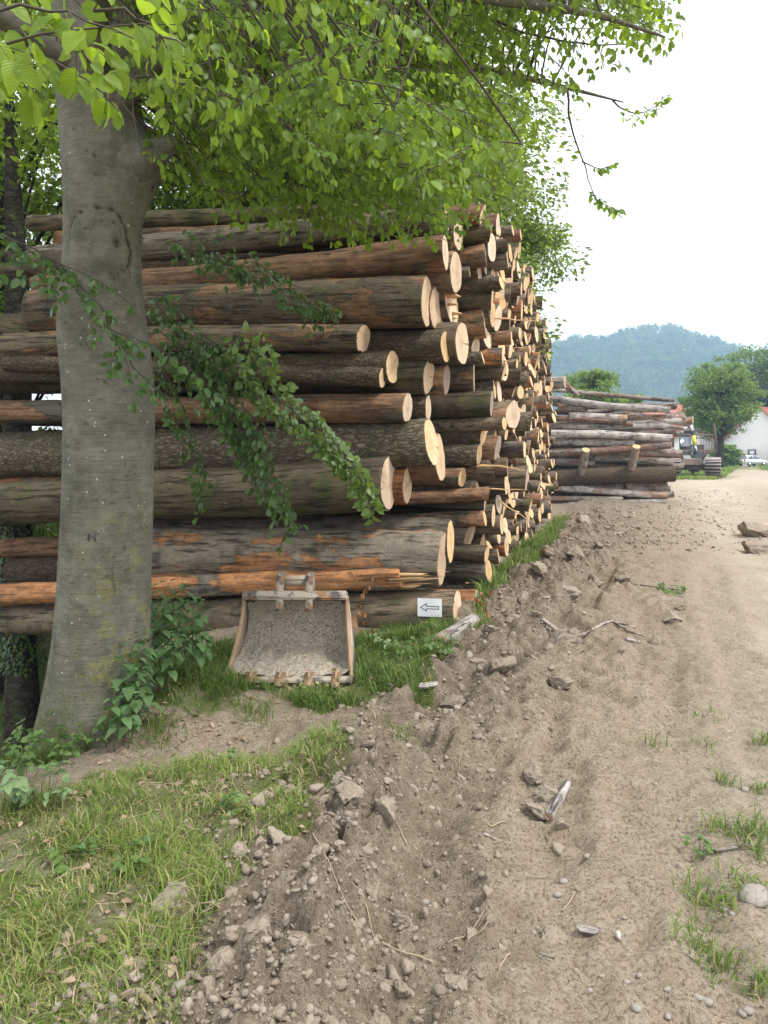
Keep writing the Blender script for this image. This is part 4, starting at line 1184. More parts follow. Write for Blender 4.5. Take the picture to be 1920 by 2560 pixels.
def hang_spray(fo, tip, length, leaf, g, link=True, **kw):
    tip = np.asarray(tip)
    out = tip[:2] - np.array([-2.2, 5.8]); out = out / (np.linalg.norm(out) + .3)
    d = np.array([out[0] + g.normal(0, .45), out[1] + g.normal(0, .45), 0]); d = unit(d)
    start = tip - d * length * .85 + np.array([0, 0, length * g.uniform(.25, .55)])
    mid = (start + tip) / 2 + np.array([0, 0, length * .10])
    spray(fo, [start, mid, tip], leaf, g, **kw)
    if link:
        k = np.argmin(np.linalg.norm(limb_pts - start, axis=1)); a = limb_pts[k]
        dist = np.linalg.norm(a - start)
        if dist > .15 and dist < 2.6:
            u = np.linspace(0, 1, 9)[:, None]
            c1 = a + (start - a) * .5 + np.array([0, 0, .12 * dist]) + g.normal(0, .06 * dist, 3)
            fo.g.tube((1 - u) ** 2 * a + 2 * u * (1 - u) * c1 + u * u * start, np.linspace(.010, .0048, 9), 5, False)


gf = np.random.default_rng(99)
nears = []
for (a, b, sag, lf_, sl) in (((-160, 150, 1.75), (440, 60, 1.78), .03, .085, .22), ((40, 130, 1.8), (335, 300, 1.85), .05, .08, .13), ((-220, 60, 1.7), (95, 215, 1.7), .03, .085, .18), ((-140, -70, 1.72), (420, -20, 1.78), .04, .085, .25),
                             ((330, -60, 2.2), (640, 110, 2.3), .05, .08, .28), ((430, -140, 2.4), (560, 290, 2.55), .05, .078, .26), ((620, -160, 2.5), (860, 190, 2.6), .05, .078, .28), ((-260, -160, 1.9), (200, -90, 1.85), .04, .085, .3),
                             ((-120, 120, 1.62), (120, 255, 1.6), .04, .09, .10), ((150, 60, 1.6), (290, 270, 1.6), .04, .085, .10), ((-60, 20, 1.55), (330, 90, 1.6), .03, .09, .16), ((230, 10, 1.7), (470, 130, 1.7), .03, .09, .14),
                             ((870, -200, 2.6), (1010, 120, 2.7), .05, .075, .25), ((330, 60, 2.6), (450, 250, 2.7), .05, .078, .2)):
    a = (a[0], a[1], a[2] * 1.12); b = (b[0], b[1], b[2] * 1.12); lf_ *= .80; sl *= 1.05
    A, B = W(*a), W(*b)
    nf = Foliage(); nears.append(nf)
    spray(nf, [A, (A + B) / 2 + np.array([0, 0, sag]), B], lf_, gf, side_len=sl, r0=.005, gap=.5, hang=.75, flat=.25)
mid = Foliage()
def zone(n, xr, y0, dr, leaf, ln, y1=None, **kw):
    for _ in range(n):
        px = gf.uniform(*xr); hi = ylow(px) if y1 is None else min(y1, ylow(px))
        if hi < y0: continue
        py = y0 + (hi - y0) * gf.random() ** .8
        d = gf.uniform(*dr)
        hang_spray(mid, W(px, py, d), ln * gf.uniform(.7, 1.3), leaf, gf, **kw)
zone(46, (450, 1250), -320, (2.8, 4.2), .064, .75, 470, side_len=.30, hang=.7, flat=.3)
zone(125, (400, 1230), -350, (4.2, 6.4), .066, 1.0, side_len=.42, hang=.6, flat=.35)
zone(85, (400, 1290), 60, (6.2, 7.9), .068, 1.1, side_len=.42, hang=.6, flat=.35)
zone(110, (1120, 1720), -350, (4.6, 7.0), .066, 1.0, side_len=.38, hang=.45, flat=.5)
zone(30, (-350, 120), 20, (6.6, 8.6), .07, 1.0, 420, side_len=.4, hang=.5)
for _ in range(60):                                       # the crown goes on above and beside the frame
    px = gf.uniform(-1500, 1900); py = gf.uniform(-2100, -380); d = gf.uniform(2.2, 6.5)
    hang_spray(mid, W(px, py, d), 1.1, .085, gf, side_len=.4, gap=.8, thick=False)
# upper crown, added out of view and made dense to shade the logs
gc = np.random.default_rng(55); n = 24000
cc = np.stack([gc.uniform(-8, 1.9, 420), gc.uniform(3.0, 15, 420), gc.uniform(6.8, 11.5, 420)], -1)
ci = gc.integers(420, size=n)
upper_P = cc[ci] + gc.normal(0, 1, (n, 3)) * np.array([.5, .5, .25])
upper = (upper_P, gc.normal(size=(n, 3)) + np.array([0, 0, -.6]), np.array([0, 0, 1.0]) + gc.normal(0, .5, (n, 3)), gc.uniform(.11, .19, n))
# single long hanging twigs against the sky, and the sprays that droop over trunk and logs
def px_path(fo, pts, leaf, g=gf, **kw): spray(fo, [W(*p) for p in pts], leaf, g, **kw)
px_path(mid, [(1418, 218, 7.03), (1428, 330, 7.1), (1470, 430, 7.25), (1480, 500, 7.3), (1560, 535, 7.3)], .075, side_len=.17, leafless=.72, hang=.25, n_side=14, r0=.013)
px_path(mid, [(1455, 400, 7.2), (1500, 425, 7.2), (1535, 408, 7.2)], .07, side_len=.12, leafless=.4, hang=.2, n_side=6, r0=.008)
px_path(mid, [(1530, 250, 7.09), (1590, 292, 7.05), (1640, 268, 7.0), (1672, 230, 7.0)], .072, side_len=.18, leafless=.2, hang=.2, n_side=14, r0=.010)
px_path(mid, [(1180, 30, 6.0), (1300, 80, 6.0), (1440, 110, 6.1), (1560, 115, 6.2), (1700, 60, 6.3)], .072, side_len=.4, r0=.014, hang=.4)
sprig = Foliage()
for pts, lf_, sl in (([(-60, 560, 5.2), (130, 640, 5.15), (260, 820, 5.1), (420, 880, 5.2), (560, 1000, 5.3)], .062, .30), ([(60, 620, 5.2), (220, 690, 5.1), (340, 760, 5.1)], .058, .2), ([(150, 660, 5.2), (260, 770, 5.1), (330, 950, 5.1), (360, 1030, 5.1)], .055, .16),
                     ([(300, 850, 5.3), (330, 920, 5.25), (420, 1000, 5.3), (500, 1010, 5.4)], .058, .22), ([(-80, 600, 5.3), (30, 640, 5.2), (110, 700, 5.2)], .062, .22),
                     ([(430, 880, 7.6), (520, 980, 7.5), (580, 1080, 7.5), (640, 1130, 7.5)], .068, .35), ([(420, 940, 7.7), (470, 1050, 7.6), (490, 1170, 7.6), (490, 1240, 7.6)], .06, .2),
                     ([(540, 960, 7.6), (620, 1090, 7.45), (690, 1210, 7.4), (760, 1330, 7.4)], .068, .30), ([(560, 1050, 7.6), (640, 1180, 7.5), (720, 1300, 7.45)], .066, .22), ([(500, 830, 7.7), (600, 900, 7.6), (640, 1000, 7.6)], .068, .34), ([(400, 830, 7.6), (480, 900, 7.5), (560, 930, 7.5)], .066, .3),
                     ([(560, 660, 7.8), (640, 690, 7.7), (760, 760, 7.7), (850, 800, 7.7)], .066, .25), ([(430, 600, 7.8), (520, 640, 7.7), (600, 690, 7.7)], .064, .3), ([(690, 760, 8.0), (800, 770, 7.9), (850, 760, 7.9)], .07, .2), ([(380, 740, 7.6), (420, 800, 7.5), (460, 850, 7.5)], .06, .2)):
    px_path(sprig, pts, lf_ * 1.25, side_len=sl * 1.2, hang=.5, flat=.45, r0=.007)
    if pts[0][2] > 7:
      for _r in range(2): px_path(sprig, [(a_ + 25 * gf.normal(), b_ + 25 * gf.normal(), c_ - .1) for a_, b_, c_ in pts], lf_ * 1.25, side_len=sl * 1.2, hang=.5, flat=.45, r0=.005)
bright = Foliage()
px_path(bright, [(585, 830, 7.5), (620, 880, 7.45), (680, 985, 7.4), (760, 1050, 7.35), (850, 1130, 7.3), (905, 1210, 7.3), (940, 1290, 7.3)], .095, side_len=.27, hang=.35, flat=.8, r0=.008, n_side=115)
px_path(bright, [(640, 960, 7.4), (700, 1030, 7.35), (800, 1110, 7.3), (880, 1160, 7.3)], .09, side_len=.18, hang=.3, flat=.8, n_side=48)
px_path(bright, [(800, 1110, 7.3), (860, 1170, 7.25), (920, 1230, 7.25)], .09, side_len=.15, hang=.3, flat=.8, n_side=34)
gf.normal()


def attach_foliage(fo, name, matl, tmpl, parent, twig_name='twigs', seed=1):
    P, A, N, S = fo.arrays()
    px_ = 960 + FPX * P[:, 0] / P[:, 1]; py_ = HORIZON - FPX * (P[:, 2] - CAM_H) / P[:, 1]
    v_ = (px_ > -250) & (px_ < 2170) & (py_ > -250)         # simpler leaves where the crown leaves the view
    V, T, a = leaf_cloud(P[v_], A[v_], N[v_], S[v_], tmpl, seed)
    if (~v_).sum() > 5:
        V2, T2, a2 = leaf_cloud(P[~v_], A[~v_], N[~v_], S[~v_], LEAF_LO, seed)
        V, T, a = np.vstack([V, V2]), np.vstack([T, T2 + len(V)]), np.concatenate([a, a2])
    tw = add(twig_name, fo.g.mesh(twig_name, M['twig']), parent, kind='stuff', loc=-base)
    lo = add(name, mesh_np(name, V, T, [matl], True, {'rnd': a}), parent, kind='stuff', loc=-base)
    print(name, len(P), 'leaves')
    return tw, lo


# the 280 largest leaves in view are parts of their own on the near branch, the rest stays one part
owner = np.concatenate([np.full(len(f.P), k) for k, f in enumerate(nears)])
P, A, N, S = [np.concatenate([np.array(getattr(f, q)) for f in nears]) for q in 'PANS']
PX = 960 + FPX * P[:, 0] / P[:, 1]; PY = HORIZON - FPX * (P[:, 2] - CAM_H) / P[:, 1]
vis = (PX > -60) & (PX < 1980) & (PY > -60) & (PY < 2600)
order = np.argsort(-(S / P[:, 1]) * vis)[:290]
rest = np.setdiff1d(np.arange(len(P)), order)
nbs = []
for f in nears: nbs.append(add('leafy_branch', f.g.mesh('leafy_branch', M['twig']), beech, loc=-base))
leaf_me = [mesh_np('leaf', v, t, [M['leaf_near']], True) for v, t in LEAF_HI]
for k in order:
    ax = unit(A[k]); sd_ = unit(np.cross(ax, N[k])); nn = np.cross(sd_, ax); s = S[k]
    o = add('leaf', leaf_me[int(gf.integers(5))], nbs[owner[k]])
    o.matrix_local = Matrix([[sd_[q] * s, ax[q] * s, nn[q] * s, P[k][q]] for q in range(3)] + [[0, 0, 0, 1]])
if len(rest):
    V, T, a = leaf_cloud(P[rest], A[rest], N[rest], S[rest], LEAF_MID, 4)
    add('leaves', mesh_np('leaves', V, T, [M['leaf']], True, {'rnd': a}), beech, kind='stuff', loc=-base)
V, T, a = leaf_cloud(*upper, LEAF_LO, 9)
add('shading_crown', mesh_np('shading_crown', V, T, [M['leaf']], True, {'rnd': a}), beech, kind='stuff', loc=-base)
attach_foliage(mid, 'crown', M['leaf'], LEAF_MID, beech, seed=5)
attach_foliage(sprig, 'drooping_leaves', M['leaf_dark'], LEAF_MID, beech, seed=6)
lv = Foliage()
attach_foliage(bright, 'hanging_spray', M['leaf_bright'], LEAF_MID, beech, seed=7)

# withered sprigs caught on the front logs
dead = Foliage()
for pts in ([(1240, 1470, 8.0), (1190, 1500, 7.95), (1150, 1490, 7.95)], [(1200, 1475, 8.0), (1215, 1520, 7.95), (1225, 1570, 7.95)], [(800, 1330, 8.0), (860, 1400, 7.9), (900, 1470, 7.9)], [(900, 1500, 7.9), (920, 1570, 7.85), (1000, 1640, 7.8)], [(930, 1440, 7.95), (910, 1480, 7.9), (900, 1540, 7.85)]):
    px_path(dead, pts, .055, side_len=.06, hang=1.0, n_side=6, r0=.004)
P, A, N, S = dead.arrays()
dr_ = empty('withered_sprig', W(1100, 1560, 7.9), 'dry twigs with curled brown leaves caught on the bottom logs', 'twigs')
dl = -np.array(dr_.location)
add('twig', dead.g.mesh('twig', M['twig']), dr_, loc=dl, kind='stuff')
V, T, a = leaf_cloud(P, A, N, S, LEAF_MID, 8)
add('dead_leaves', mesh_np('dead_leaves', V, T, [M['leaf_dead']], True, {'rnd': a}), dr_, loc=dl, kind='stuff')


# ------------------------------------------------------------------ trees behind
def bg_tree(name, label, x, y, z0, height, rx, rz, zc, nleaf, lsize, matl, seed, group=None, trunk_r=.2, nclump=90, flatten=.45, crown_off=(0, 0), trunk_m='dark_trunk', tmpl=None, clump_r=.17):
    g = np.random.default_rng(seed)
    t = empty(name, (x, y, z0), label, 'tree', group)
    ge = simple_trunk([(0, 0, -.3), (.1, .05, height * .3), (.05 + crown_off[0] * .5, crown_off[1] * .5, height * .6), (crown_off[0], crown_off[1], height * .78)], [trunk_r * 1.25, trunk_r, trunk_r * .5, trunk_r * .08], 12, seed)
    tr = add('trunk', ge.mesh('trunk', M[trunk_m]), t)
    C = g.normal(size=(nclump, 3)); C = unit(C) * (g.random((nclump, 1)) ** .42)
    # uneven outline
    rad = 1 + .28 * pn3(unit(C) * 1.9, seed % 50)
    C = C * rad[:, None]
    C = C * np.array([rx, rx, rz]) + np.array([crown_off[0], crown_off[1], zc])
    bl = Geo()
    for c in C[::max(1, nclump // 60)]:
        zb = max(height * .2, c[2] - rz * .55); b0 = np.array([crown_off[0] * zb / height, crown_off[1] * zb / height, zb])
        u = np.linspace(0, 1, 6)[:, None]
        md = (b0 + c) / 2 + np.array([0, 0, .1 * rz])
        bl.tube((1 - u) ** 2 * b0 + 2 * u * (1 - u) * md + u * u * c, np.linspace(trunk_r * .28, .012, 6), 5, False)
    add('branches', bl.mesh('branches', M[trunk_m]), t, kind='stuff')
    per = nleaf // nclump
    ci = np.repeat(np.arange(nclump), per)
    sz = g.uniform(.6, 1.3, nclump)[ci][:, None] * clump_r * rx
    off = np.clip(g.normal(size=(len(ci), 3)), -1.7, 1.7) * np.array([1, 1, flatten]) * sz
    P = C[ci] + off
    ax = unit(off * np.array([1, 1, .3]) + g.normal(0, .5, off.shape) * sz + np.array([0, 0, -.5]) * sz)
    nn = unit(g.normal(0, .5, off.shape) + np.array([0, -.2, .8]))
    V, T, a = leaf_cloud(P, ax, nn, lsize * g.uniform(.7, 1.3, len(P)), tmpl or LEAF_LO, seed)
    add('crown', mesh_np('crown', V, T, [matl], True, {'rnd': a}), t, kind='stuff')
    return t


BG = [('young_beech', 'leafy beech rising behind the near end of the tall pile', -1.2, 15.5, -.6, 13, 4.0, 5.2, 8.6, 42000, .13, 11),
      ('young_beech', 'slim beech between the trunk and the pile top', -3.6, 14.6, -.8, 12, 2.6, 4.6, 7.6, 24000, .12, 12),
      ('hornbeam', 'dense tree leaning over the middle of the tall pile', 1.1, 20.0, -.2, 15, 3.4, 5.6, 9.4, 46000, .14, 13),
      ('hornbeam', 'bright green tree overhanging the far end of the tall pile', 2.9, 26.5, 0, 14.5, 2.7, 5.4, 8.6, 46000, .14, 14),
      ('oak', 'thin crowned dark tree left of the big beech', -7.6, 14.5, -2.7, 15, 3.4, 6.0, 10.5, 22000, .13, 15),
      ('oak', 'loose crowned tree further down the slope', -12.5, 21, -2.7, 17, 4.6, 6.8, 11.5, 20000, .15, 16),
      ('shrub', 'bright shrub on the slope below the log ends', -8.3, 17.5, -2.7, 5.2, 2.6, 2.5, 2.6, 14000, .10, 17),
      ('shrub', 'low shrub showing under the log stubs', -5.6, 16.0, -2.3, 4.6, 2.3, 2.1, 2.2, 12000, .09, 18),
      ('shrub', 'shaded shrub beyond the slope', -10.8, 15, -2.7, 5.5, 2.4, 2.4, 2.8, 9000, .10, 19)]
for (nm, lab, x, y, z0, h_, rx, rz, zc_, nl, ls, sd2) in BG:
    bg_tree(nm, lab, x, y, z0, h_, rx, rz, zc_, nl, ls, M['leaf_bg'], sd2, trunk_r=.2 if h_ > 8 else .06, nclump=120 if nl > 20000 else 80)
# the dark trunk with ivy on the slope, left
dt = empty('ivy_tree', (-5.9, 12.0, -2.7), 'dark ivy clad trunk standing below the log stubs', 'tree')
add('trunk', simple_trunk([(.06, 0, -.4), (.02, 0, 1.2), (-.05, 0, 3.0), (-.1, .1, 7), (-.3, .2, 11)], [.30, .24, .23, .2, .06], 20, 5).mesh('trunk', M['dark_trunk']), dt)
g = np.random.default_rng(44); n = 2600
za = g.uniform(1.3, 4.2, n); an_ = g.uniform(0, 6.28, n); rr_ = .25 + np.abs(g.normal(0, .10, n))
P = np.stack([rr_ * np.cos(an_), rr_ * np.sin(an_), za], -1)
V, T, a = leaf_cloud(P, unit(np.c_[np.cos(an_), np.sin(an_), -1.2 + g.normal(0, .4, n)]), np.c_[np.cos(an_), np.sin(an_), .6 + 0 * za], g.uniform(.05, .09, n), LEAF_LO, 3)
add('ivy', mesh_np('ivy', V, T, [M['leaf_dark']], True, {'rnd': a}), dt, kind='stuff')

# ------------------------------------------------------------------ grass
def blades(x, y, ln, wd, lean, rnd, seed, zoff=0.0):
    g = np.random.default_rng(seed); n = len(x)
    z = ground_z(x, y) - .01 + zoff
    az = g.uniform(0, 6.283, n); d = np.stack([np.cos(az), np.sin(az), 0 * az], -1)
    s = np.stack([-np.sin(az + g.normal(0, .6, n)), np.cos(az), 0 * az], -1)
    B = np.stack([x, y, z], -1)
    V = np.zeros((n, 5, 3))
    for k, (t, w) in enumerate(((0, .9), (.55, .95))):
        h = ln * t * (1 - .35 * lean * t); o = ln * lean * t * t
        c = B + d * o[:, None]; c[:, 2] += h
        V[:, 2 * k] = c - s * (wd * w / 2)[:, None]; V[:, 2 * k + 1] = c + s * (wd * w / 2)[:, None]
    c = B + d * (ln * lean)[:, None]; c[:, 2] += ln * (1 - .5 * lean)
    V[:, 4] = c
    T = np.array([[0, 1, 3], [0, 3, 2], [2, 3, 4]])
    F = (T[None] + (np.arange(n) * 5)[:, None, None]).reshape(-1, 3)
    return V.reshape(-1, 3), F, np.repeat(rnd, 5)


m = NT('grass_blade'); r = m.attr('rnd'); pos = m.wpos()
v = m.math('ADD', r, m.math('MULTIPLY', m.math('SUBTRACT', m.noise(pos, 2.2, 3), .5), .35))
c = m.ramp(v, [(0., (0.06, 0.115, 0.02)), (.45, (0.14, 0.22, 0.04)), (.75, (0.25, 0.32, 0.065)), (.82, (0.38, 0.34, 0.15)), (1., (0.54, 0.45, 0.27))])
b = m.n('BsdfPrincipled', {'Base Color': c, 'Roughness': .5, 'Specular IOR Level': .3}); t = m.n('BsdfTranslucent', {'Color': c})
x_ = m.n('MixShader', {0: .4, 1: b.outputs[0], 2: t.outputs[0]}); m.n('OutputMaterial', {0: x_.outputs[0]})
M['grass'] = m.m


def sample_poly(poly, n, seed, patch=0.0, scale=2.5):
    g = np.random.default_rng(seed); xs_ = [p[0] for p in poly]; ys_ = [p[1] for p in poly]
    x = g.uniform(max(min(xs_), -4.2), max(xs_), n * 4); y = g.uniform(max(min(ys_), 2.2), max(ys_), n * 4)
    jx_ = x + .16 * fbm2(x * 1.7, y * 1.7, 3, 71); jy_ = y + .16 * fbm2(x * 1.7, y * 1.7, 3, 72)
    k = in_poly(jx_, jy_, poly)
    if patch: k &= (fbm2(x * scale, y * scale, 3, 90) + g.normal(0, .25, len(x))) > patch
    x, y = x[k][:n], y[k][:n]
    return x, y


def grass_patch(name, label, x, y, lo, hi, wd, seed, dry=.25, lean=(.2, .95), bright=0.0):
    g = np.random.default_rng(seed); n = len(x)
    rnd = np.clip(g.beta(2, 2.6, n) * .72 + bright, 0, .78)
    rnd = np.where(g.random(n) < dry, g.uniform(.8, 1, n), rnd)
    ln = g.uniform(lo, hi, n) * (.6 + .8 * np.clip(fbm2(x * 2.2, y * 2.2, 2, 91) + .5, 0, 1))
    V, F, a = blades(x, y, ln, wd * g.uniform(.6, 1.3, n), g.uniform(*lean, n), rnd, seed)
    o = add(name, mesh_np(name, V, F, [M['grass']], True, {'rnd': a}), None, label, 'grass', None, 'stuff')
    return o


x, y = sample_poly(PF, 40000, 201, .13)
grass_patch('grass', 'short trampled grass on the mound in front of the beech', x, y, .035, .105, .0042, 1, .4, (.35, 1.5), .2)
x, y = sample_poly(PF, 7000, 202, .05, 1.6)
grass_patch('grass', 'taller bright tufts standing in the trampled grass', x, y, .09, .17, .0055, 2, .10, (.3, 1.1), .28)
x, y = sample_poly(PB, 30000, 203, -.1)
k = ~((np.abs(x - BX) < .60) & (y > BY - .42) & (y < BY + .55))
grass_patch('grass', 'dark lush grass around the bucket and the trunk foot', x[k], y[k], .07, .19, .0065, 3, .05, (.3, 1.0), .0)
x, y = sample_poly(PP, 24000, 204, -.3)
grass_patch('grass', 'bright grass strip along the foot of the tall pile', x, y, .10, .26, .010, 4, .05, (.2, .8), .12)
g = np.random.default_rng(77)
tx, ty = [], []
for px, py, n, sp in ((1770, 2250, 260, .10), (1870, 2235, 200, .09), (1765, 2380, 320, .10), (1900, 1975, 130, .07), (1810, 1960, 90, .05), (1790, 2085, 120, .07), (1890, 2090, 160, .08), (1850, 2100, 70, .05), (1640, 1875, 60, .07), (1770, 1880, 70, .09), (1910, 1860, 120, .06), (1905, 2460, 120, .06), (1670, 1490, 60, .1),
                          (800, 1930, 320, .11), (1000, 1830, 120, .09), (770, 1900, 160, .10), (1770, 1795, 80, .15), (1895, 2150, 90, .06), (400, 1830, 260, .09), (480, 1720, 200, .08), (370, 1770, 160, .08), (640, 1790, 200, .10), (1345, 1345, 300, .5), (1530, 1265, 260, .7), (1400, 1255, 200, .8)):
    Yd = CAM_H * FPX / (py - HORIZON)
    if px > 1600 and py > 1700: n = int(n * .5); sp *= .6
    tx.append(g.normal((px - 960) / FPX * Yd, sp, n)); ty.append(g.normal(Yd, sp * 1.2, n))
x = np.concatenate(tx); y = np.concatenate(ty)
grass_patch('grass_tufts', 'scattered grass tufts on the bare soil beside the track', x, y, .05, .15, .0058, 5, .08, (.3, 1.1), .12)
y = g.uniform(52, 110, 26000); x = y * g.uniform(.38, .60, 26000); k = lawn_mask(x, y) > .3
V, F, a = blades(x[k], y[k], g.uniform(.15, .4, k.sum()), np.full(k.sum(), .10), g.uniform(.2, .7, k.sum()), g.uniform(.45, .78, k.sum()), 6)
add('lawn_grass', mesh_np('lawn_grass', V, F, [M['grass']], True, {'rnd': a}), None, 'bright lawn beside the far gravel road', 'grass', None, 'stuff')
x = g.uniform(-9, -3.4, 16000); y = g.uniform(6.5, 17, 16000); k = ground_z(x, y) < -.7
V, F, a = blades(x[k], y[k], g.uniform(.1, .35, k.sum()), np.full(k.sum(), .012), g.uniform(.2, .8, k.sum()), g.uniform(.2, .75, k.sum()), 8)
add('slope_grass', mesh_np('slope_grass', V, F, [M['grass']], True, {'rnd': a}), None, 'grass on the low slope left of the beech', 'grass', None, 'stuff')

# dead leaves and bits of straw in the grass
x, y = sample_poly(PF, 420, 210); x2, y2 = sample_poly(PB, 120, 211)
x = np.concatenate([x, x2, g.uniform(-2.0, -.9, 90)]); y = np.concatenate([y, y2, g.uniform(4.9, 5.7, 90)]); n = len(x)
P = np.stack([x, y, ground_z(x, y) + g.uniform(.004, .03, n)], -1)
V, T, a = leaf_cloud(P, np.c_[g.normal(size=(n, 2)), g.normal(0, .25, n)], np.c_[g.normal(0, .35, (n, 2)), np.ones(n)], g.uniform(.03, .06, n), LEAF_MID, 12)
add('leaf_litter', mesh_np('leaf_litter', V, T, [M['litter']], True, {'rnd': a}), None, 'brown fallen leaves lying in the trampled grass', 'leaves', None, 'stuff')
ge = Geo()
for k in range(330):
    if k < 170: a_ = x[k], y[k]
    else: a_ = (lambda yy: (np.interp(yy, RID_Y, RID_X) + g.normal(.5, .9), yy))(g.uniform(2.6, 12))
    an_ = g.uniform(0, 6.28); L = g.uniform(.04, .22); u = np.linspace(-.5, .5, 5)
    qx = a_[0] + np.cos(an_) * L * u + g.normal(0, .004, 5); qy = a_[1] + np.sin(an_) * L * u + g.normal(0, .004, 5)
    ge.tube(np.stack([qx, qy, ground_z(qx, qy) + .012], -1), g.uniform(.0012, .0035), 4, False, g.random())
M['straw'] = mat_simple('dry_twig', (0.36, 0.28, 0.2), .9, var=.5, scale=3)
add('twig_litter', ge.mesh('twig_litter', M['straw']), None, 'thin dry twigs and straw strewn over soil and grass', 'twigs', None, 'stuff')

# ------------------------------------------------------------------ clods and stones
import bmesh
def ico(sub):
    bm = bmesh.new(); bmesh.ops.create_icosphere(bm, subdivisions=sub, radius=1)
    V = np.array([v.co[:] for v in bm.verts]); F = np.array([[v.index for v in f.verts] for f in bm.faces]); bm.free()
    return V, F
I1, I2, I3 = ico(1), ico(2), ico(4)
def clod_shape(base_, seed, rough=.5, sq=.75):
    V, F = base_
    g_ = np.random.default_rng(seed)
    U = V.copy()
    for _ in range(11):                                        # broken faces
        n_ = unit(g_.normal(size=3)); d_ = g_.uniform(.35, .8)
        U = U - np.maximum(0, U @ n_ - d_)[:, None] * n_
    q = 1 + rough * .5 * pn3(V * 1.7, seed) + rough * .5 * pn3(V * 4.1, seed + 1) + rough * .35 * pn3(V * 8.3, seed + 2)
    #cell = (np.round(V * 2.2 + (seed * .37) % 1) - (seed * .37) % 1) / 2.2                # broken, faceted faces
    W_ = U * q[:, None] * 1.15
    W_ = W_ * np.array([1, .85, sq]) * (1 + .15 * np.sin(seed * np.array([1.3, 2.1, .7])))
    return W_, F
def scatter_clods(x, y, s, base_, seed, sink=.25, nvar=10):
    g = np.random.default_rng(seed); n = len(x); z = ground_z(x, y)
    Vs, Fs, As = [], [], []; off = 0; pick = g.integers(nvar, size=n)
    for k in range(nvar):
        tv, tf = clod_shape(base_, seed + 7 * k); q = np.where(pick == k)[0]
        if not len(q): continue
        a = g.uniform(0, 6.28, len(q)); b_ = g.normal(0, .5, len(q))
        ca, sa, cb, sb = np.cos(a), np.sin(a), np.cos(b_), np.sin(b_)
        X = tv[None, :, 0]; Y = tv[None, :, 1] * cb[:, None] - tv[None, :, 2] * sb[:, None]; Z = tv[None, :, 1] * sb[:, None] + tv[None, :, 2] * cb[:, None]
        v = np.stack([X * ca[:, None] - Y * sa[:, None], X * sa[:, None] + Y * ca[:, None], Z], -1) * s[q][:, None, None]
        v += np.stack([x[q], y[q], z[q] + s[q] * (.5 - sink)], -1)[:, None, :]
        Vs.append(v.reshape(-1, 3)); Fs.append((tf[None] + (np.arange(len(q)) * len(tv))[:, None, None] + off).reshape(-1, 3)); off += v.shape[0] * v.shape[1]
        As.append(np.repeat(g.random(len(q)), len(tv)))
    return np.vstack(Vs), np.vstack(Fs), np.concatenate(As)
m = NT('clod_earth'); p = m.wpos()
f2 = m.noise(p, 12, 6, .65); f3 = m.noise(p, 70, 4, .65)
c = m.mix(f2, (0.17, 0.132, 0.098), (0.36, 0.30, 0.235)); c = m.mix(m.ramp(f3, [(.3, .6), (.55, 0.)]), c, (0.14, 0.105, 0.08))
c = m.mix(m.math('MULTIPLY', m.attr('rnd'), .6), c, (0.40, 0.345, 0.28))
M['clod'] = m.out(c, .95, m.bump(m.math('ADD', f3, f2), .9, .015), .1)
def ridge_pts(n, seed, y0=2.45, y1=24, spread=.36, off=0.0, power=2.0):
    g = np.random.default_rng(seed)
    y = y0 * (y1 / y0) ** (g.random(n) ** (1 / power * 1.6)) if power != 1 else g.uniform(y0, y1, n)
    w = spread * (.75 + .06 * y)
    return np.interp(y, RID_Y, RID_X) + off + g.normal(0, 1, n) * w, y
x, y = ridge_pts(8000, 301, spread=.46, power=1.1)
g = np.random.default_rng(302); s = .006 + .05 * g.beta(.9, 6, len(x)) * (1 + .06 * y)
V, F, a = scatter_clods(x, y, s, I1, 303, .35)
q_ = s > .026
V2, F2, a2 = scatter_clods(x[q_], y[q_], s[q_], I2, 304, .5)
V, F, a = scatter_clods(x[~q_], y[~q_], s[~q_], I1, 303, .5)
V, F, a = np.vstack([V, V2]), np.vstack([F, F2 + len(V)]), np.concatenate([a, a2])
add('clods', mesh_np('clods', V, F, [M['clod']], False, {'rnd': a}), None, 'broken clods heaped along the turned up mud bank', 'clods', None, 'stuff')
x = g.uniform(-.6, 6, 8000); y = 2.5 * (18 / 2.5) ** g.random(8000); x = np.interp(y, RID_Y, RID_X) + g.exponential(1.2, len(y)) * (1 + .06 * y)
s = .003 + .014 * g.beta(.9, 7, len(x)) * (1 + .06 * y)
V, F, a = scatter_clods(x, y, s, ico(1), 305, .3)
add('crumbs', mesh_np('crumbs', V, F, [M['clod']], False, {'rnd': a}), None, 'small crumbs of dry earth strewn over the track', 'crumbs', None, 'stuff')
y = 15 * (40 / 15.) ** g.random(2600); x = np.interp(y, RID_Y, RID_X) + g.normal(.6, 1.0, 2600) * (.6 + .045 * y)
k = ~((y > 27) & (x < .40 * y)); x, y = x[k], y[k]
s = (.02 + .09 * g.beta(.9, 5, len(x)))
V, F, a = scatter_clods(x, y, s, I1, 309, .35)
add('far_clods', mesh_np('far_clods', V, F, [M['clod']], False, {'rnd': a}), None, 'rough clods strewn before the far pile', 'clods', None, 'stuff')
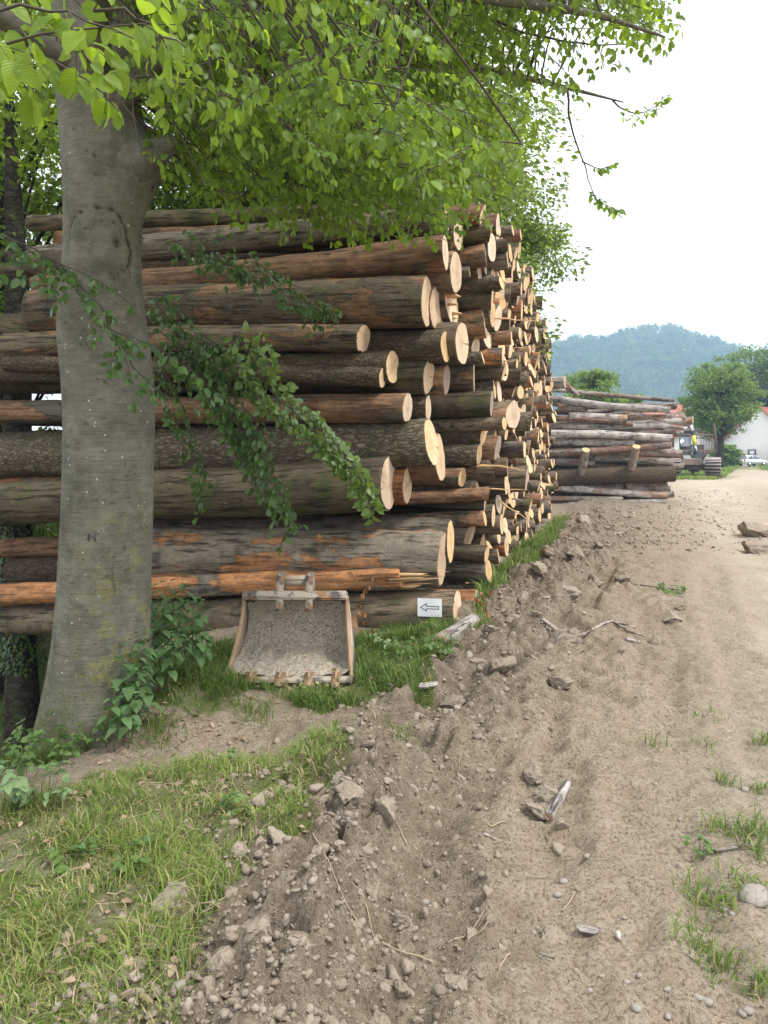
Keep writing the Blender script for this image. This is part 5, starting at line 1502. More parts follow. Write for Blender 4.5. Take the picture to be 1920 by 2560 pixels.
# the big clods, one by one
big_px = [(700, 2380, .07), (750, 2440, .06), (640, 2480, .08), (560, 2530, .07), (720, 2300, .075), (790, 2260, .06), (820, 2200, .08), (900, 2180, .06), (870, 2100, .085), (960, 2110, .09), (850, 2040, .06), (700, 2210, .055), (930, 2250, .05), (1000, 2300, .05), (1180, 2340, .05),
          (1340, 1950, .09), (1370, 1985, .10), (1345, 2010, .08), (1250, 1735, .16), (1395, 1735, .11), (1400, 1640, .19), (1430, 1620, .12), (1415, 1500, .22), (1480, 1470, .17), (1440, 1430, .2), (1375, 1420, .18), (1350, 1480, .15), (1310, 1540, .12), (1280, 1590, .11), (1230, 1640, .12), (1190, 1690, .11), (1130, 1760, .11), (1070, 1810, .09), (1040, 1870, .08),
          (1120, 1850, .07), (1330, 1690, .08), (1500, 1390, .2), (1420, 1370, .2), (1560, 1470, .12), (1460, 1330, .25), (1580, 1310, .2), (1680, 1560, .12), (1700, 1540, .1), (1890, 1340, .4), (1905, 1380, .3), (1640, 1610, .09), (1150, 1930, .06), (1080, 1960, .05), (1010, 2480, .06), (950, 2520, .05), (1150, 2500, .05), (1400, 2060, .05)]
clod_me = []
for k in range(6):
    v, f_ = clod_shape(I3, 400 + 11 * k, .42)
    clod_me.append(mesh_np('earth_clod', v, f_, [M['clod']], True, {'rnd': np.full(len(v), .15 + .1 * k)}))
for k, (px, py, s) in enumerate(big_px):
    Yd = CAM_H * FPX / (py - HORIZON); xx = (px - 960) / FPX * Yd
    o = add('earth_clod', clod_me[k % 6], None, 'large rough lump of earth thrown up on the mud bank' if s > .085 else 'fist sized lump of earth on the edge of the track', 'clod', 'large lumps of the mud bank' if s > .085 else 'fist sized lumps of the mud bank')
    o.location = (xx, Yd, float(ground_z(xx, Yd)) + s * .25); o.scale = (s, s, s * .85); o.rotation_euler = (g.normal(0, .4), g.normal(0, .4), g.uniform(0, 6.28))
# stones
M['stone'] = mat_simple('pale_stone', (0.27, 0.24, 0.205), .85, var=.35, scale=3, bump=.3)
st_me = []
for k in range(4):
    V, F = I2; q = 1 + .28 * pn3(V * 1.2, 500 + k) + .1 * pn3(V * 3, 510 + k)
    st_me.append(mesh_np('stone', V * q[:, None] * np.array([1, .8, .55]), F, [M['stone']]))
pts = [(1063, 2222, .022), (1393, 2236, .02), (1408, 2212, .022), (1468, 2140, .022), (1590, 2538, .02), (1745, 2492, .02), (1767, 2486, .026), (1855, 2505, .02), (1870, 2505, .022), (1670, 2530, .016), (1566, 2452, .014), (1505, 2440, .013), (1598, 2438, .014), (1668, 2484, .015), (1290, 2012, .02), (1335, 2322, .014), (1475, 2475, .013), (1345, 2305, .012),
       (1862, 1975, .03), (1880, 2050, .026), (1700, 2030, .018), (1100, 1990, .014), (1220, 2190, .014), (1550, 2000, .016), (1640, 1960, .016), (1820, 1830, .03), (1590, 1770, .02), (1690, 1700, .025), (1500, 1900, .015), (920, 2312, .018), (1810, 2280, .02), (1830, 2290, .018), (445, 2570, .03), (880, 2480, .014), (1280, 2460, .012), (1230, 2080, .012), (1120, 2140, .012), (1440, 2420, .012), (1360, 2400, .012), (1700, 2200, .014), (1560, 2300, .012)]
for k, (px, py, s) in enumerate(pts):
    Yd = CAM_H * FPX / (py - HORIZON); xx = (px - 960) / FPX * Yd
    o = add('stone', st_me[k % 4], None, 'small pale pebble lying on the dry track', 'stone', 'pebbles on the track')
    o.location = (xx, Yd, float(ground_z(xx, Yd)) + s * .2); o.scale = (s, s, s); o.rotation_euler = (0, 0, g.uniform(0, 6.28))
for px, py, s, nm, lab in ((1885, 2256, .085, 'stone', 'large white stone beside the grass tufts on the track'), (445, 2360, .09, 'earth_clod', 'grey crumbly lump lying in the trampled grass'), (1385, 2335, .06, 'earth_clod', 'cracked round lump of dry earth on the track')):
    Yd = CAM_H * FPX / (py - HORIZON); xx = (px - 960) / FPX * Yd
    o = add(nm, st_me[1] if nm == 'stone' else clod_me[2], None, lab, 'stone' if nm == 'stone' else 'clod')
    o.location = (xx, Yd, float(ground_z(xx, Yd)) + s * .25); o.scale = (s, s, s * .8); o.rotation_euler = (0, 0, .6)

# ------------------------------------------------------------------ sticks, bark and wood on the ground
def gpt(px, py, up=0.02):
    Yd = CAM_H * FPX / (py - HORIZON); xx = (px - 960) / FPX * Yd
    return np.array([xx, Yd, float(ground_z(xx, Yd)) + up])
def stick(pts, r, lab, matl='browngrey', name='stick', side=None):
    P = np.array([gpt(*p) for p in pts]); tt = np.linspace(0, 1, 14); u = np.linspace(0, 1, len(P))
    P = np.stack([np.interp(tt, u, P[:, q]) for q in range(3)], -1); P[1:-1] = (P[:-2] + 2 * P[1:-1] + P[2:]) / 4
    ge = Geo(); ge.tube(P, np.linspace(r, r * .55, 14), 8)
    if side: ge.tube([gpt(*p) for p in side], [r * .7, r * .5, r * .3][:len(side)], 6)
    return add(name, ge.mesh(name, M[matl]), None, lab, 'stick')
stick([(1345, 1580), (1420, 1590), (1470, 1588), (1520, 1566), (1590, 1570)], .025, 'crooked dark branch lying across the tyre marks', side=[(1530, 1566), (1570, 1582), (1610, 1596)])
stick([(1565, 1620), (1600, 1614)], .02, 'short pale stick on the track', 'silver')
stick([(1785, 2150), (1850, 2140), (1935, 2132)], .010, 'thin straight twig by the stony edge', 'silver')
stick([(1210, 2115), (1245, 2110)], .006, 'tiny pale wood chip on the bare track', 'silver', 'wood_chip')
stick([(650, 2210), (660, 2170), (625, 2230), (560, 2245)], .008, 'curved pale root in the trampled grass', 'silver', 'root')
stick([(1545, 2350), (1548, 2362)], .012, 'short whitish peg on the track', 'silver', 'wood_chip')
stick([(1350, 2395), (1385, 2412)], .006, 'small brown twig beside the cracked lump', 'browngrey')
stick([(590, 1765), (640, 1770), (700, 1775)], .006, 'whitish twig in front of the bucket', 'silver')
stick([(1540, 1470), (1640, 1480), (1700, 1480)], .02, 'dark twig across the middle of the lane', 'browngrey')
def bark_piece(px, py, L, w, ang, lab, matl='stripped', th=.012, name='bark_piece'):
    c = gpt(px, py, .015); u = np.linspace(-.5, .5, 7); a = np.linspace(-1.1, 1.1, 6)
    U, Aa = np.meshgrid(u, a, indexing='ij'); gg = np.random.default_rng(int(px))
    top = np.stack([U * L * (1 - .25 * np.abs(Aa)) + gg.normal(0, .004, U.shape), np.sin(Aa) * w, np.cos(Aa) * w * .45], -1)
    ge = Geo(); ii = (np.arange(6)[:, None] * 6 + np.arange(5)[None, :]).reshape(-1)
    Qp = np.stack([ii, ii + 1, ii + 7, ii + 6], -1)
    bot = top * np.array([.97, .9, .7]) - np.array([0, 0, th])
    ge.put(np.vstack([top.reshape(-1, 3), bot.reshape(-1, 3)]), np.vstack([Qp, Qp[:, ::-1] + 42]))
    o = add(name, ge.mesh(name, M[matl]), None, lab, 'bark'); o.location = c; o.rotation_euler = (0.1, 0, ang)
bark_piece(1470, 2335, .10, .022, -.3, 'flat grey bark flake on the bare track', 'silver')
bark_piece(415, 1755, .10, .02, .1, 'orange bark chip lying in the dark grass', 'mottled')
bark_piece(1065, 1745, .22, .05, .4, 'grey bark slab at the edge of the grass', 'silver')
# short pale log in the grass and the broken bit on the track
A = gpt(1185, 1582, .07); B = gpt(1100, 1648, .04)
place_log(A, B - A, np.linalg.norm(B - A), .085, .10, 'silver', 9001, 'short pale debarked log end lying in the grass by the sign', None, 'log_offcut', 'cut', sides=16, rings=8, lump=.08, tilt=(.6, .3))
A = gpt(1372, 2022, .03); B = gpt(1418, 1968, .035)
place_log(A, B - A, np.linalg.norm(B - A), .026, .024, 'silver', 9002, 'broken grey stick leaning on the small heap of lumps', None, 'log_offcut', 'cut_old', sides=12, rings=6, lump=.1)
for k, (px, py) in enumerate(((885, 1600), (640, 1640))):
    A = gpt(px, py, .1) + np.array([0, .3, 0]); place_log(A + np.array([0, -.35, .0]), np.array([-.1, 1, .02]), 1.6, .075, .08, 'stripped', 9010 + k, 'thin support log laid under the bottom logs beside the bucket', 'support logs', 'support_log', 'cut_old', sides=14, rings=6)

# ------------------------------------------------------------------ nettles beside the trunk
NET = leaf_template(np.array([0, .08, .22, .4, .6, .78, .92, 1]), np.array([.004, .22, .33, .33, .25, .15, .06, .002]), .015, .22, .28, .03, 30)
M['nettle'] = mat_leaf('nettle_leaf', (0.085, 0.16, 0.06), (0.15, 0.25, 0.095), (0.2, 0.34, 0.08), .3, .5, veins=True, rand='obj')
M['stem'] = mat_simple('green_stem', (0.09, 0.14, 0.04), .6, var=.2)
net_me = mesh_np('leaf', NET[0], NET[1], [M['nettle']])
g = np.random.default_rng(61)
spots = [(px, Yd, h) for px, Yd, h in ((400, 6.35, .75), (430, 6.5, .82), (455, 6.3, .85), (480, 6.55, .78), (505, 6.4, .66), (520, 6.5, .55), (440, 6.15, .68), (480, 6.2, .62), (410, 6.1, .62), (375, 5.95, .62), (350, 5.75, .60), (385, 5.8, .52), (330, 5.6, .58), (310, 5.45, .52), (290, 5.5, .58), (345, 5.5, .48), (265, 5.35, .45), (370, 5.55, .42), (320, 5.3, .40), (285, 5.25, .42), (420, 5.85, .5), (500, 6.15, .45), (465, 6.05, .5), (395, 6.0, .7), (340, 5.62, .66), (300, 5.6, .62), (360, 5.68, .55), (450, 6.3, .78), (415, 6.25, .72), (275, 5.45, .4), (330, 5.42, .36))]
for px, Yd, h in spots:
    xx = (px - 960) / FPX * Yd; zb = float(ground_z(xx, Yd))
    n_ = empty('nettle', (xx, Yd, zb), 'broad leaved nettle growing at the right foot of the beech trunk', 'nettle', 'nettles at the trunk foot')
    lx, ly = g.normal(.06, .08), g.normal(-.06, .06)
    ge = Geo(); u = np.linspace(0, 1, 7); ge.tube(np.stack([lx * u ** 2, ly * u ** 2, h * u], -1), np.linspace(.005, .002, 7), 5)
    add('stem', ge.mesh('stem', M['stem']), n_)
    nn = max(4, int(h / .085)); a0 = g.uniform(0, 3)
    for k in range(1, nn + 1):
        f = .25 + .75 * k / nn; sz = .11 * (1.0 if k < nn - 1 else .62) * g.uniform(.8, 1.15)
        for s in (0, math.pi):
            a = a0 + k * math.pi / 2 + s + g.normal(0, .15)
            dr = unit([math.cos(a), math.sin(a), -.25 - .25 * (1 - f) + (.5 if k == nn else 0)]); sd_ = unit(np.cross(dr, [0, 0, 1.0])); up_ = np.cross(sd_, dr)
            o = add('leaf', net_me, n_)
            pos = np.array([lx * f * f, ly * f * f, h * f]) + dr * .02
            o.matrix_local = Matrix([[sd_[q] * sz, dr[q] * sz, up_[q] * sz, pos[q]] for q in range(3)] + [[0, 0, 0, 1]])

# low herbs: rosettes and small climbing weeds, each a plant
M['herb'] = mat_leaf('herb_leaf', (0.055, 0.12, 0.03), (0.14, 0.22, 0.06), (0.22, 0.34, 0.07), .3, .5, rand='attr')
M['herb_pale'] = mat_leaf('pale_herb_leaf', (0.14, 0.22, 0.09), (0.26, 0.36, 0.17), (0.28, 0.4, 0.12), .3, .5, rand='attr')
def herb(px, py, n, h, size, spread, seed, lab, matl='herb', group=None, zoff=0.0):
    g = np.random.default_rng(seed); c = gpt(px, py, zoff)
    t = empty('herb', c, lab, 'weed', group); ge = Geo(); P, A, N, S = [], [], [], []
    for k in range(n):
        a = g.uniform(0, 6.28); r_ = spread * math.sqrt(g.random()); hh = h * g.uniform(.35, 1)
        tip = np.array([r_ * math.cos(a), r_ * math.sin(a), hh]); b0 = tip * np.array([.35, .35, 0])
        u = np.linspace(0, 1, 4)[:, None]; ge.tube(b0 * (1 - u) + tip * u + np.array([0, 0, 1]) * (u * (1 - u)) * hh * .4, .0016, 3, False)
        for q in range(3):
            aa = a + (q - 1) * 1.1 + g.normal(0, .3)
            P.append(tip + g.normal(0, size * .15, 3)); A.append([math.cos(aa), math.sin(aa), g.normal(-.1, .3)]); N.append([g.normal(0, .3), g.normal(-.2, .3), 1]); S.append(size * g.uniform(.6, 1.15))
    add('stems', ge.mesh('stems', M['stem']), t, kind='stuff')
    V, T, a_ = leaf_cloud(np.array(P), np.array(A), np.array(N), np.array(S), LEAF_MID, seed)
    add('foliage', mesh_np('foliage', V, T, [M[matl]], True, {'rnd': a_}), t, kind='stuff')
HB = [(60, 1960, 14, .24, .07, .18, 'leafy bramble weed at the foot of the mossy root'), (150, 1900, 16, .26, .06, .18, 'three leaved weed below the mossy root'), (235, 1850, 16, .22, .055, .16, 'weedy clump between root and bare path'), (180, 1830, 18, .38, .05, .16, 'small leaved climbing weed against the trunk'), (230, 1810, 18, .45, .05, .13, 'taller climbing weed against the trunk'),
      (30, 2090, 16, .30, .075, .16, 'large pale leaved weed at the grass edge'), (110, 2080, 14, .22, .06, .16, 'pale lobed weed beside the large leaved weed'), (560, 1925, 12, .10, .05, .10, 'pale green weed topping the grassy mound'), (330, 1760, 16, .18, .05, .12, 'shaded weeds under the nettles'), (90, 1880, 14, .30, .06, .15, 'dark weed crowding the trunk root'),
      (1060, 1700, 10, .12, .06, .12, 'dandelion like rosette at the mud edge'), (1000, 1670, 14, .2, .06, .16, 'leafy weed in the grass by the bucket'), (960, 1640, 14, .24, .06, .16, 'upright weed behind the bucket side'), (1110, 1690, 8, .1, .05, .1, 'small plant on the edge of the clods'), (1675, 1488, 12, .10, .09, .25, 'bright green weed alone in the middle of the lane'), (560, 2130, 8, .08, .05, .08, 'clover patch in the trampled grass'), (330, 2250, 8, .08, .06, .08, 'round leaved weed in the trampled grass'), (180, 2240, 8, .08, .06, .08, 'small round weed near the dead leaves'), (1750, 2140, 8, .06, .04, .06, 'tiny dark weed beside the straight twig')]
for k, (px, py, n, h, s, sp, lab) in enumerate(HB):
    herb(px, py, n, h, s, sp, 700 + k, lab, 'herb_pale' if 'pale' in lab or 'upright' in lab else 'herb')
# wilted leaves lying before the bucket teeth
g = np.random.default_rng(88); n = 130
P = np.array([gpt(px, py, g.uniform(.01, .07)) for px, py in zip(g.uniform(700, 850, n), g.normal(1722, 12, n))])
V, T, a = leaf_cloud(P, g.normal(size=(n, 3)) * np.array([1, 1, .4]), g.normal(size=(n, 3)), g.uniform(.03, .065, n), LEAF_MID, 31)
M['wilted'] = mat_leaf('wilted_leaf', (0.20, 0.19, 0.07), (0.42, 0.36, 0.19), (0.3, 0.3, 0.1), .25, .6)
add('wilted_leaves', mesh_np('wilted_leaves', V, T, [M['wilted']], True, {'rnd': a}), None, 'wilted yellowish leaves fallen in front of the bucket teeth', 'leaves', None, 'stuff')

# ------------------------------------------------------------------ far things: hill, trees, houses, cars, forwarder
HD = 620.0
hx = np.linspace(-260, 620, 120); hy = np.linspace(0, 520, 60)
HX, HYg = np.meshgrid(hx, hy)
rp = np.array([(700, 905), (1100, 885), (1300, 875), (1380, 868), (1440, 852), (1500, 850), (1560, 835), (1600, 828), (1640, 832), (1690, 832), (1740, 850), (1815, 868), (1900, 905), (2050, 960), (2400, 1010)], float)
RDIST = HD + 260
ridge_x = (rp[:, 0] - 960) / FPX * RDIST; ridge_z = (HORIZON - rp[:, 1]) / FPX * RDIST - 7 + CAM_H
rz_ = np.interp(HX * RDIST / (HD + HYg), ridge_x, ridge_z)
prof_ = np.sin(np.clip(HYg / 260, 0, 2) * math.pi / 2) ** .8
HZ = rz_ * np.clip(prof_, 0, 1) + 6 * fbm2(HX * .012, HYg * .012, 3, 120) * np.clip(prof_, 0, 1) - 1.5
def hill_z(x, y):
    yy_ = y - HD
    r_ = np.interp(x * RDIST / y, ridge_x, ridge_z); pf_ = np.clip(np.sin(np.clip(yy_ / 260, 0, 2) * math.pi / 2), 0, 1) ** .8
    return r_ * pf_ + 6 * fbm2(x * .012, yy_ * .012, 3, 120) * pf_ - 1.5
nx_ = len(hx); ii = (np.arange(len(hy) - 1)[:, None] * nx_ + np.arange(nx_ - 1)[None, :]).reshape(-1)
M['hill'] = mat_simple('hill_forest_floor', (0.05, 0.075, 0.03), .95, var=.3, scale=.05)
add('hill', mesh_np('hill', np.stack([HX, HYg + HD, HZ], -1).reshape(-1, 3), np.stack([ii, ii + 1, ii + nx_ + 1, ii + nx_], -1), [M['hill']]), kind='structure')
g = np.random.default_rng(131); n = 3000
x = g.uniform(60, 520, n); y = HD + g.uniform(6, 330, n) ** 1.0
k = (x / y * FPX + 960 > 1150) & (x / y * FPX + 960 < 2150); x, y = x[k], y[k]
zc_ = hill_z(x, y); s = g.uniform(3.2, 6.2, len(x)); per = 46
ci = np.repeat(np.arange(len(x)), per)
o_ = unit(g.normal(size=(len(ci), 3))); o_[:, 2] = np.abs(o_[:, 2]) * 1.3 - .25
conif = (g.random(len(x)) < .18)[ci]
rad = np.where(conif, .55, 1.0)
P = np.stack([x, y, zc_ + s * .9], -1)[ci] + o_ * (s[ci] * (.75 + .3 * g.random(len(ci))))[:, None] * np.stack([rad, rad, np.where(conif, 1.5, 1.0)], -1)
V, T, a = leaf_cloud(P, g.normal(size=P.shape), o_ + g.normal(0, .3, o_.shape), s[ci] * g.uniform(.35, .6, len(ci)), LEAF_LO, 14)
tint = np.repeat(g.random(len(x)), per)
a = np.clip(.35 * a + .65 * np.repeat(g.random(len(x)), per * len(LEAF_LO[0][0])), 0, 1)
M['leaf_far'] = mat_leaf('hill_foliage', (0.02, 0.045, 0.015), (0.22, 0.31, 0.09), (0.2, 0.3, 0.07), .25, .7, spec=.1)
add('hill_forest', mesh_np('hill_forest', V, T, [M['leaf_far']], True, {'rnd': a}), None, 'dense mixed forest covering the far hill', 'forest', None, 'stuff')

M['leaf_linden'] = mat_leaf('linden_foliage', (0.05, 0.11, 0.025), (0.19, 0.28, 0.07), (0.3, 0.42, 0.08), .36, .55, spec=.2)
M['leaf_light'] = mat_leaf('willow_foliage', (0.10, 0.17, 0.04), (0.22, 0.31, 0.08), (0.34, 0.46, 0.1), .4, .6, spec=.15)
def px_tree(name, lab, px, py_base, py_top, Y, wpx, matl, seed, nleaf=9000, ls=.32, zc_f=.58, base_f=.26, **kw):
    p0 = W(px, py_base, Y); H_ = (py_base - py_top) / FPX * Y; rx = wpx / FPX * Y / 2
    z0 = p0[2]
    rz = H_ * (1 - base_f) / 2
    return bg_tree(name, lab, p0[0], Y, z0, H_, rx * .80, rz * .82, H_ - rz, nleaf, ls, matl, seed, trunk_r=kw.pop('trunk_r', .35), **kw)
px_tree('linden_tree', 'round crowned linden standing between the forwarder and the white house', 1798, 1160, 880, 74, 225, M['leaf_linden'], 201, 15000, .30, base_f=.16, nclump=170, clump_r=.13)
px_tree('linden_tree', 'tallest linden towering behind the red roofed house', 1885, 1150, 822, 125, 220, M['leaf_linden'], 202, 15000, .5, base_f=.1, nclump=170, clump_r=.13)
px_tree('linden_tree', 'middle linden between the two larger lindens', 1812, 1150, 876, 118, 110, M['leaf_linden'], 203, 8000, .45, base_f=.1, nclump=90)
px_tree('willow_tree', 'light green tree behind the far log pile', 1480, 1150, 892, 62, 165, M['leaf_light'], 204, 14000, .28, base_f=.05, nclump=150, clump_r=.14)
px_tree('willow_tree', 'low light green tree beside the willow', 1560, 1150, 960, 70, 130, M['leaf_light'], 205, 7000, .3, base_f=.05, nclump=80)
px_tree('bush', 'dark round bush at the foot of the linden', 1815, 1168, 1105, 92, 72, M['leaf_linden'], 206, 5000, .3, base_f=.02, nclump=50, trunk_r=.1)
for k, (px, top, Y, wpx) in enumerate(((1990, 850, 120, 200), (2090, 900, 130, 200), (1720, 1000, 190, 90), (1620, 1030, 240, 120))):
    px_tree('linden_tree', ['broad linden beyond the house', 'further linden beyond the house', 'distant tree behind the red roof', 'distant tree at the foot of the hill'][k], px, 1148, top, Y, wpx, M['leaf_linden'], 210 + k, 6000, .6, base_f=.08, nclump=80)

# white house with red tiled roof
M['plaster'] = mat_simple('old_white_plaster', (0.74, 0.73, 0.72), .9, var=.14, scale=.35, bump=.2)
m = NT('red_roof_tiles'); p = m.obj()
wv = m.n('TexWave', {'Vector': p, 'Scale': 1.6, 'Distortion': .4}, bands_direction='Z').outputs[1]
c = m.mix(m.noise(p, 3, 5), (0.36, 0.11, 0.075), (0.48, 0.19, 0.13)); c = m.mix(m.math('MULTIPLY', wv, .25), c, (0.22, 0.075, 0.055))
M['roof'] = m.out(c, .8, m.bump(wv, .4, .05), .2)
M['dark'] = mat_simple('dark_wood', (0.05, 0.045, 0.04), .7)
M['pane'] = mat_simple('white_shutter', (0.78, 0.78, 0.8), .4)
def house(name, lab, c, rot, wdt, dep, eave, ridge, over=.5):
    """gable to the front (-y), ridge along y"""
    t = empty(name, c, lab, 'house'); t.rotation_euler = (0, 0, rot)
    h = wdt / 2
    V = []
    for y_ in (0, dep): V += [(-h, y_, -.3), (h, y_, -.3), (h, y_, eave), (0, y_, ridge), (-h, y_, eave)]
    ge = Geo(); ge.put(np.array(V), [[1, 6, 7, 2], [5, 0, 4, 9], [0, 5, 6, 1]], None)
    n0 = ge.n
    ge.T.append(np.array([[0, 1, 2], [0, 2, 4], [4, 2, 3], [6, 5, 7], [7, 5, 9], [7, 9, 8]]))
    add('wall', ge.mesh('wall', M['plaster'], False), t)
    rf = Geo(); sl = (ridge - eave) / h
    for s in (-1, 1):
        a = np.array([0, 0, ridge + .28]); b = np.array([s * (h + over), 0, eave - over * sl + .28])
        q = []
        for y_ in (-over, dep + over):
            for pz in (a, b): q += [[pz[0], y_, pz[2]], [pz[0], y_, pz[2] - .22]]
        rf.put(np.array(q), [[0, 2, 6, 4], [1, 5, 7, 3], [0, 4, 5, 1], [2, 3, 7, 6], [0, 1, 3, 2], [4, 6, 7, 5]])
    r_ = add('roof', rf.mesh('roof', M['roof'], False), t)
    return t, r_
hp = W(1898, 1168, 112)
hs, hr = house('white_house', 'white plastered house with steep red tiled roof behind the parked cars', (hp[0], 112, hp[2]), R(-42), 11.5, 16, 3.4, 9.0)
fr = Geo()
for dx, dz, sx, sz in ((0, .42, 1.1, .12), (0, -.42, 1.1, .12), (-.49, 0, .12, .74), (.49, 0, .12, .74)): fr.box((dx, -.08, dz), (sx, .16, sz))
w_ = add('window', fr.mesh('window', M['dark'], False), hs, loc=(-1.0, 0, 2.2)); gp = Geo(); gp.box((0, -.03, 0), (.9, .04, .74)); add('pane', gp.mesh('pane', M['pane'], False), w_)
hp2 = W(1735, 1165, 118)
house('farm_building', 'low white farm building seen behind the linden trunk', (hp2[0], 118, hp2[2]), R(8), 14, 12, 2.8, 5.8)
hp3 = W(1700, 1150, 170)
house('red_roofed_barn', 'distant barn whose red roof shows above the far log pile', (hp3[0] + 1, 170, hp3[2]), R(60), 12, 20, 6.5, 12.5)

# cars
M['silver_paint'] = mat_simple('silver_car_paint', (0.62, 0.63, 0.65), .3, .4, .5, .03)
M['car_glass'] = mat_simple('car_glass', (0.06, 0.07, 0.08), .08, 0, .8, .1)
M['tyre'] = mat_simple('black_rubber', (0.03, 0.03, 0.03), .9)
M['rim'] = mat_simple('alloy_rim', (0.6, 0.6, 0.62), .35, .7)
M['red_lamp'] = mat_simple('red_lamp', (0.5, 0.03, 0.03), .3)
def car(c, rot, lab):
    t = empty('parked_car', c, lab, 'car'); t.rotation_euler = (0, 0, rot)
    lower = np.array([(-1.95, .32), (-2.0, .62), (-1.92, .92), (-1.2, .95), (.9, .93), (1.75, .78), (1.95, .55), (1.92, .3)])
    top = np.array([(-1.86, .93), (-1.55, 1.38), (-1.0, 1.48), (.05, 1.45), (.95, .94)])
    def loft(prof, w0, w1, mat, nm):
        n = len(prof); ge = Geo(); ring = []
        for s in (-1, 1):
            wv_ = w0 + (w1 - w0) * (prof[:, 1] - prof[:, 1].min()) / (np.ptp(prof[:, 1]) + 1e-6)
            ring.append(np.c_[prof[:, 0], s * wv_, prof[:, 1]])
        V = np.vstack(ring + [[[prof[:, 0].mean(), -wv_.mean(), prof[:, 1].mean()]], [[prof[:, 0].mean(), wv_.mean(), prof[:, 1].mean()]]])
        Qq = [[k, (k + 1) % n, n + (k + 1) % n, n + k] for k in range(n)]
        Tt = [[2 * n, (k + 1) % n, k] for k in range(n)] + [[2 * n + 1, n + k, n + (k + 1) % n] for k in range(n)]
        ge.put(V, Qq, Tt); return add(nm, ge.mesh(nm, M[mat], False), t)
    loft(lower, .86, .82, 'silver_paint', 'body'); loft(top, .80, .60, 'silver_paint', 'cabin')
    for s in (-1, 1):
        for poly in (np.array([(-1.45, .98), (-1.28, 1.34), (-.62, 1.40), (-.62, .98)]), np.array([(-.52, .98), (-.52, 1.40), (.02, 1.38), (.72, .98)])):
            yv = s * (.80 - .2 * (poly[:, 1] - .93) / .55 + .012)
            ge = Geo(); ge.put(np.vstack([np.c_[poly[:, 0], yv, poly[:, 1]], np.c_[poly[:, 0], yv - s * .01, poly[:, 1]]]), [[0, 1, 2, 3], [7, 6, 5, 4]]); add('window', ge.mesh('window', M['car_glass'], False), t)
        for xw in (-1.25, 1.2):
            ge = Geo(); ge.tube([(xw, s * .70, .31), (xw, s * .885, .31)], .31, 20); wh = add('wheel', ge.mesh('wheel', M['tyre'], False), t)
            ge = Geo(); ge.tube([(xw, s * .84, .31), (xw, s * .90, .31)], .2, 14); add('rim', ge.mesh('rim', M['rim'], False), wh)
        ge = Geo(); ge.box((-1.97, s * .68, .78), (.07, .2, .24)); add('tail_light', ge.mesh('tail_light', M['red_lamp'], False), t)
    ge = Geo(); ge.put(np.array([(-1.875, -.62, .99), (-1.875, .62, .99), (-1.60, .52, 1.36), (-1.60, -.52, 1.36)]) + np.array([-.012, 0, 0]), [[0, 3, 2, 1]]); add('rear_window', ge.mesh('rear_window', M['car_glass'], False), t)
    ge = Geo(); ge.put(np.array([(.93, -.70, .97), (.93, .70, .97), (.10, .56, 1.43), (.10, -.56, 1.43)]) + np.array([.012, 0, .01]), [[0, 1, 2, 3]]); add('windscreen', ge.mesh('windscreen', M['car_glass'], False), t)
p_ = W(1880, 1166, 100); car((p_[0], 100, p_[2] + .02), R(20), 'silver hatchback parked on the gravel by the white house')
p_ = W(1850, 1164, 104); car((p_[0], 104.5, p_[2] + .02), R(28), 'second silver car half hidden behind the hatchback')

# forwarder seen from behind
M['fw_steel'] = mat_simple('muddy_machine_steel', (0.12, 0.085, 0.065), .8, .2, .3, .5, 2.5, .4)
M['fw_dark'] = mat_simple('dark_machine_paint', (0.045, 0.047, 0.05), .5, .2, .4, .3, 3)
M['fw_track'] = mat_simple('worn_track_steel', (0.34, 0.29, 0.26), .6, .4, .4, .35, 6, .4)
M['fw_yellow'] = mat_simple('yellow_decal', (0.72, 0.60, 0.08), .5)
M['fw_grey'] = mat_simple('pale_grey_paint', (0.62, 0.63, 0.66), .4)
M['fw_glass'] = mat_simple('cab_glass', (0.22, 0.27, 0.29), .1, 0, .8, .2)
FY = 58.0; u_ = FY / FPX / 6.38
fp = W(1660 + 560 / 6.38, 1193, FY)
fw = empty('forwarder', (fp[0], FY, fp[2]), 'muddy forestry forwarder with banded wheels parked beyond the far pile', 'forwarder')
fw.rotation_euler = (0, 0, -math.atan2(fp[0], FY))
def zx(x): return (x - 560) * u_
def zz2(y): return (1345 - y) * u_
def fbox(nm, x0, x1, y0, y1, d, yc, mat, parent=None, rot=None):
    ge = Geo(); ge.box((zx((x0 + x1) / 2), yc, zz2((y0 + y1) / 2)), (abs(x1 - x0) * u_, d, abs(y1 - y0) * u_), rot, .015)
    return add(nm, ge.mesh(nm, M[mat], False), parent or fw)
for x0, x1 in ((645, 875), (95, 285)):
    xc, wd_ = zx((x0 + x1) / 2), (x1 - x0) * u_ / 2; rw = .76
    for yc in (0.0, 1.9):
        ge = Geo(); ge.tube([(xc - wd_ * .92, yc, rw), (xc - wd_ * .8, yc, rw), (xc + wd_ * .8, yc, rw), (xc + wd_ * .92, yc, rw)], [rw * .84, rw * .96, rw * .96, rw * .84], 28)
        wh = add('wheel', ge.mesh('wheel', M['tyre'], False), fw)
        for k in range(18):
            a = 2 * math.pi * k / 18
            g2 = Geo(); g2.box((0, 0, 0), (wd_ * 2.06, .12, .075), None, .01)
            o = add('track_shoe', g2.mesh('track_shoe', M['fw_track'], False) if (k == 0 and yc == 0 and x0 == 645) else bpy.data.meshes['track_shoe'], wh)
            o.location = (xc, yc + math.cos(a) * rw, rw + math.sin(a) * rw); o.rotation_euler = (a - math.pi / 2, 0, 0)
            if x0 == 95: o.scale = (.83, 1, 1)
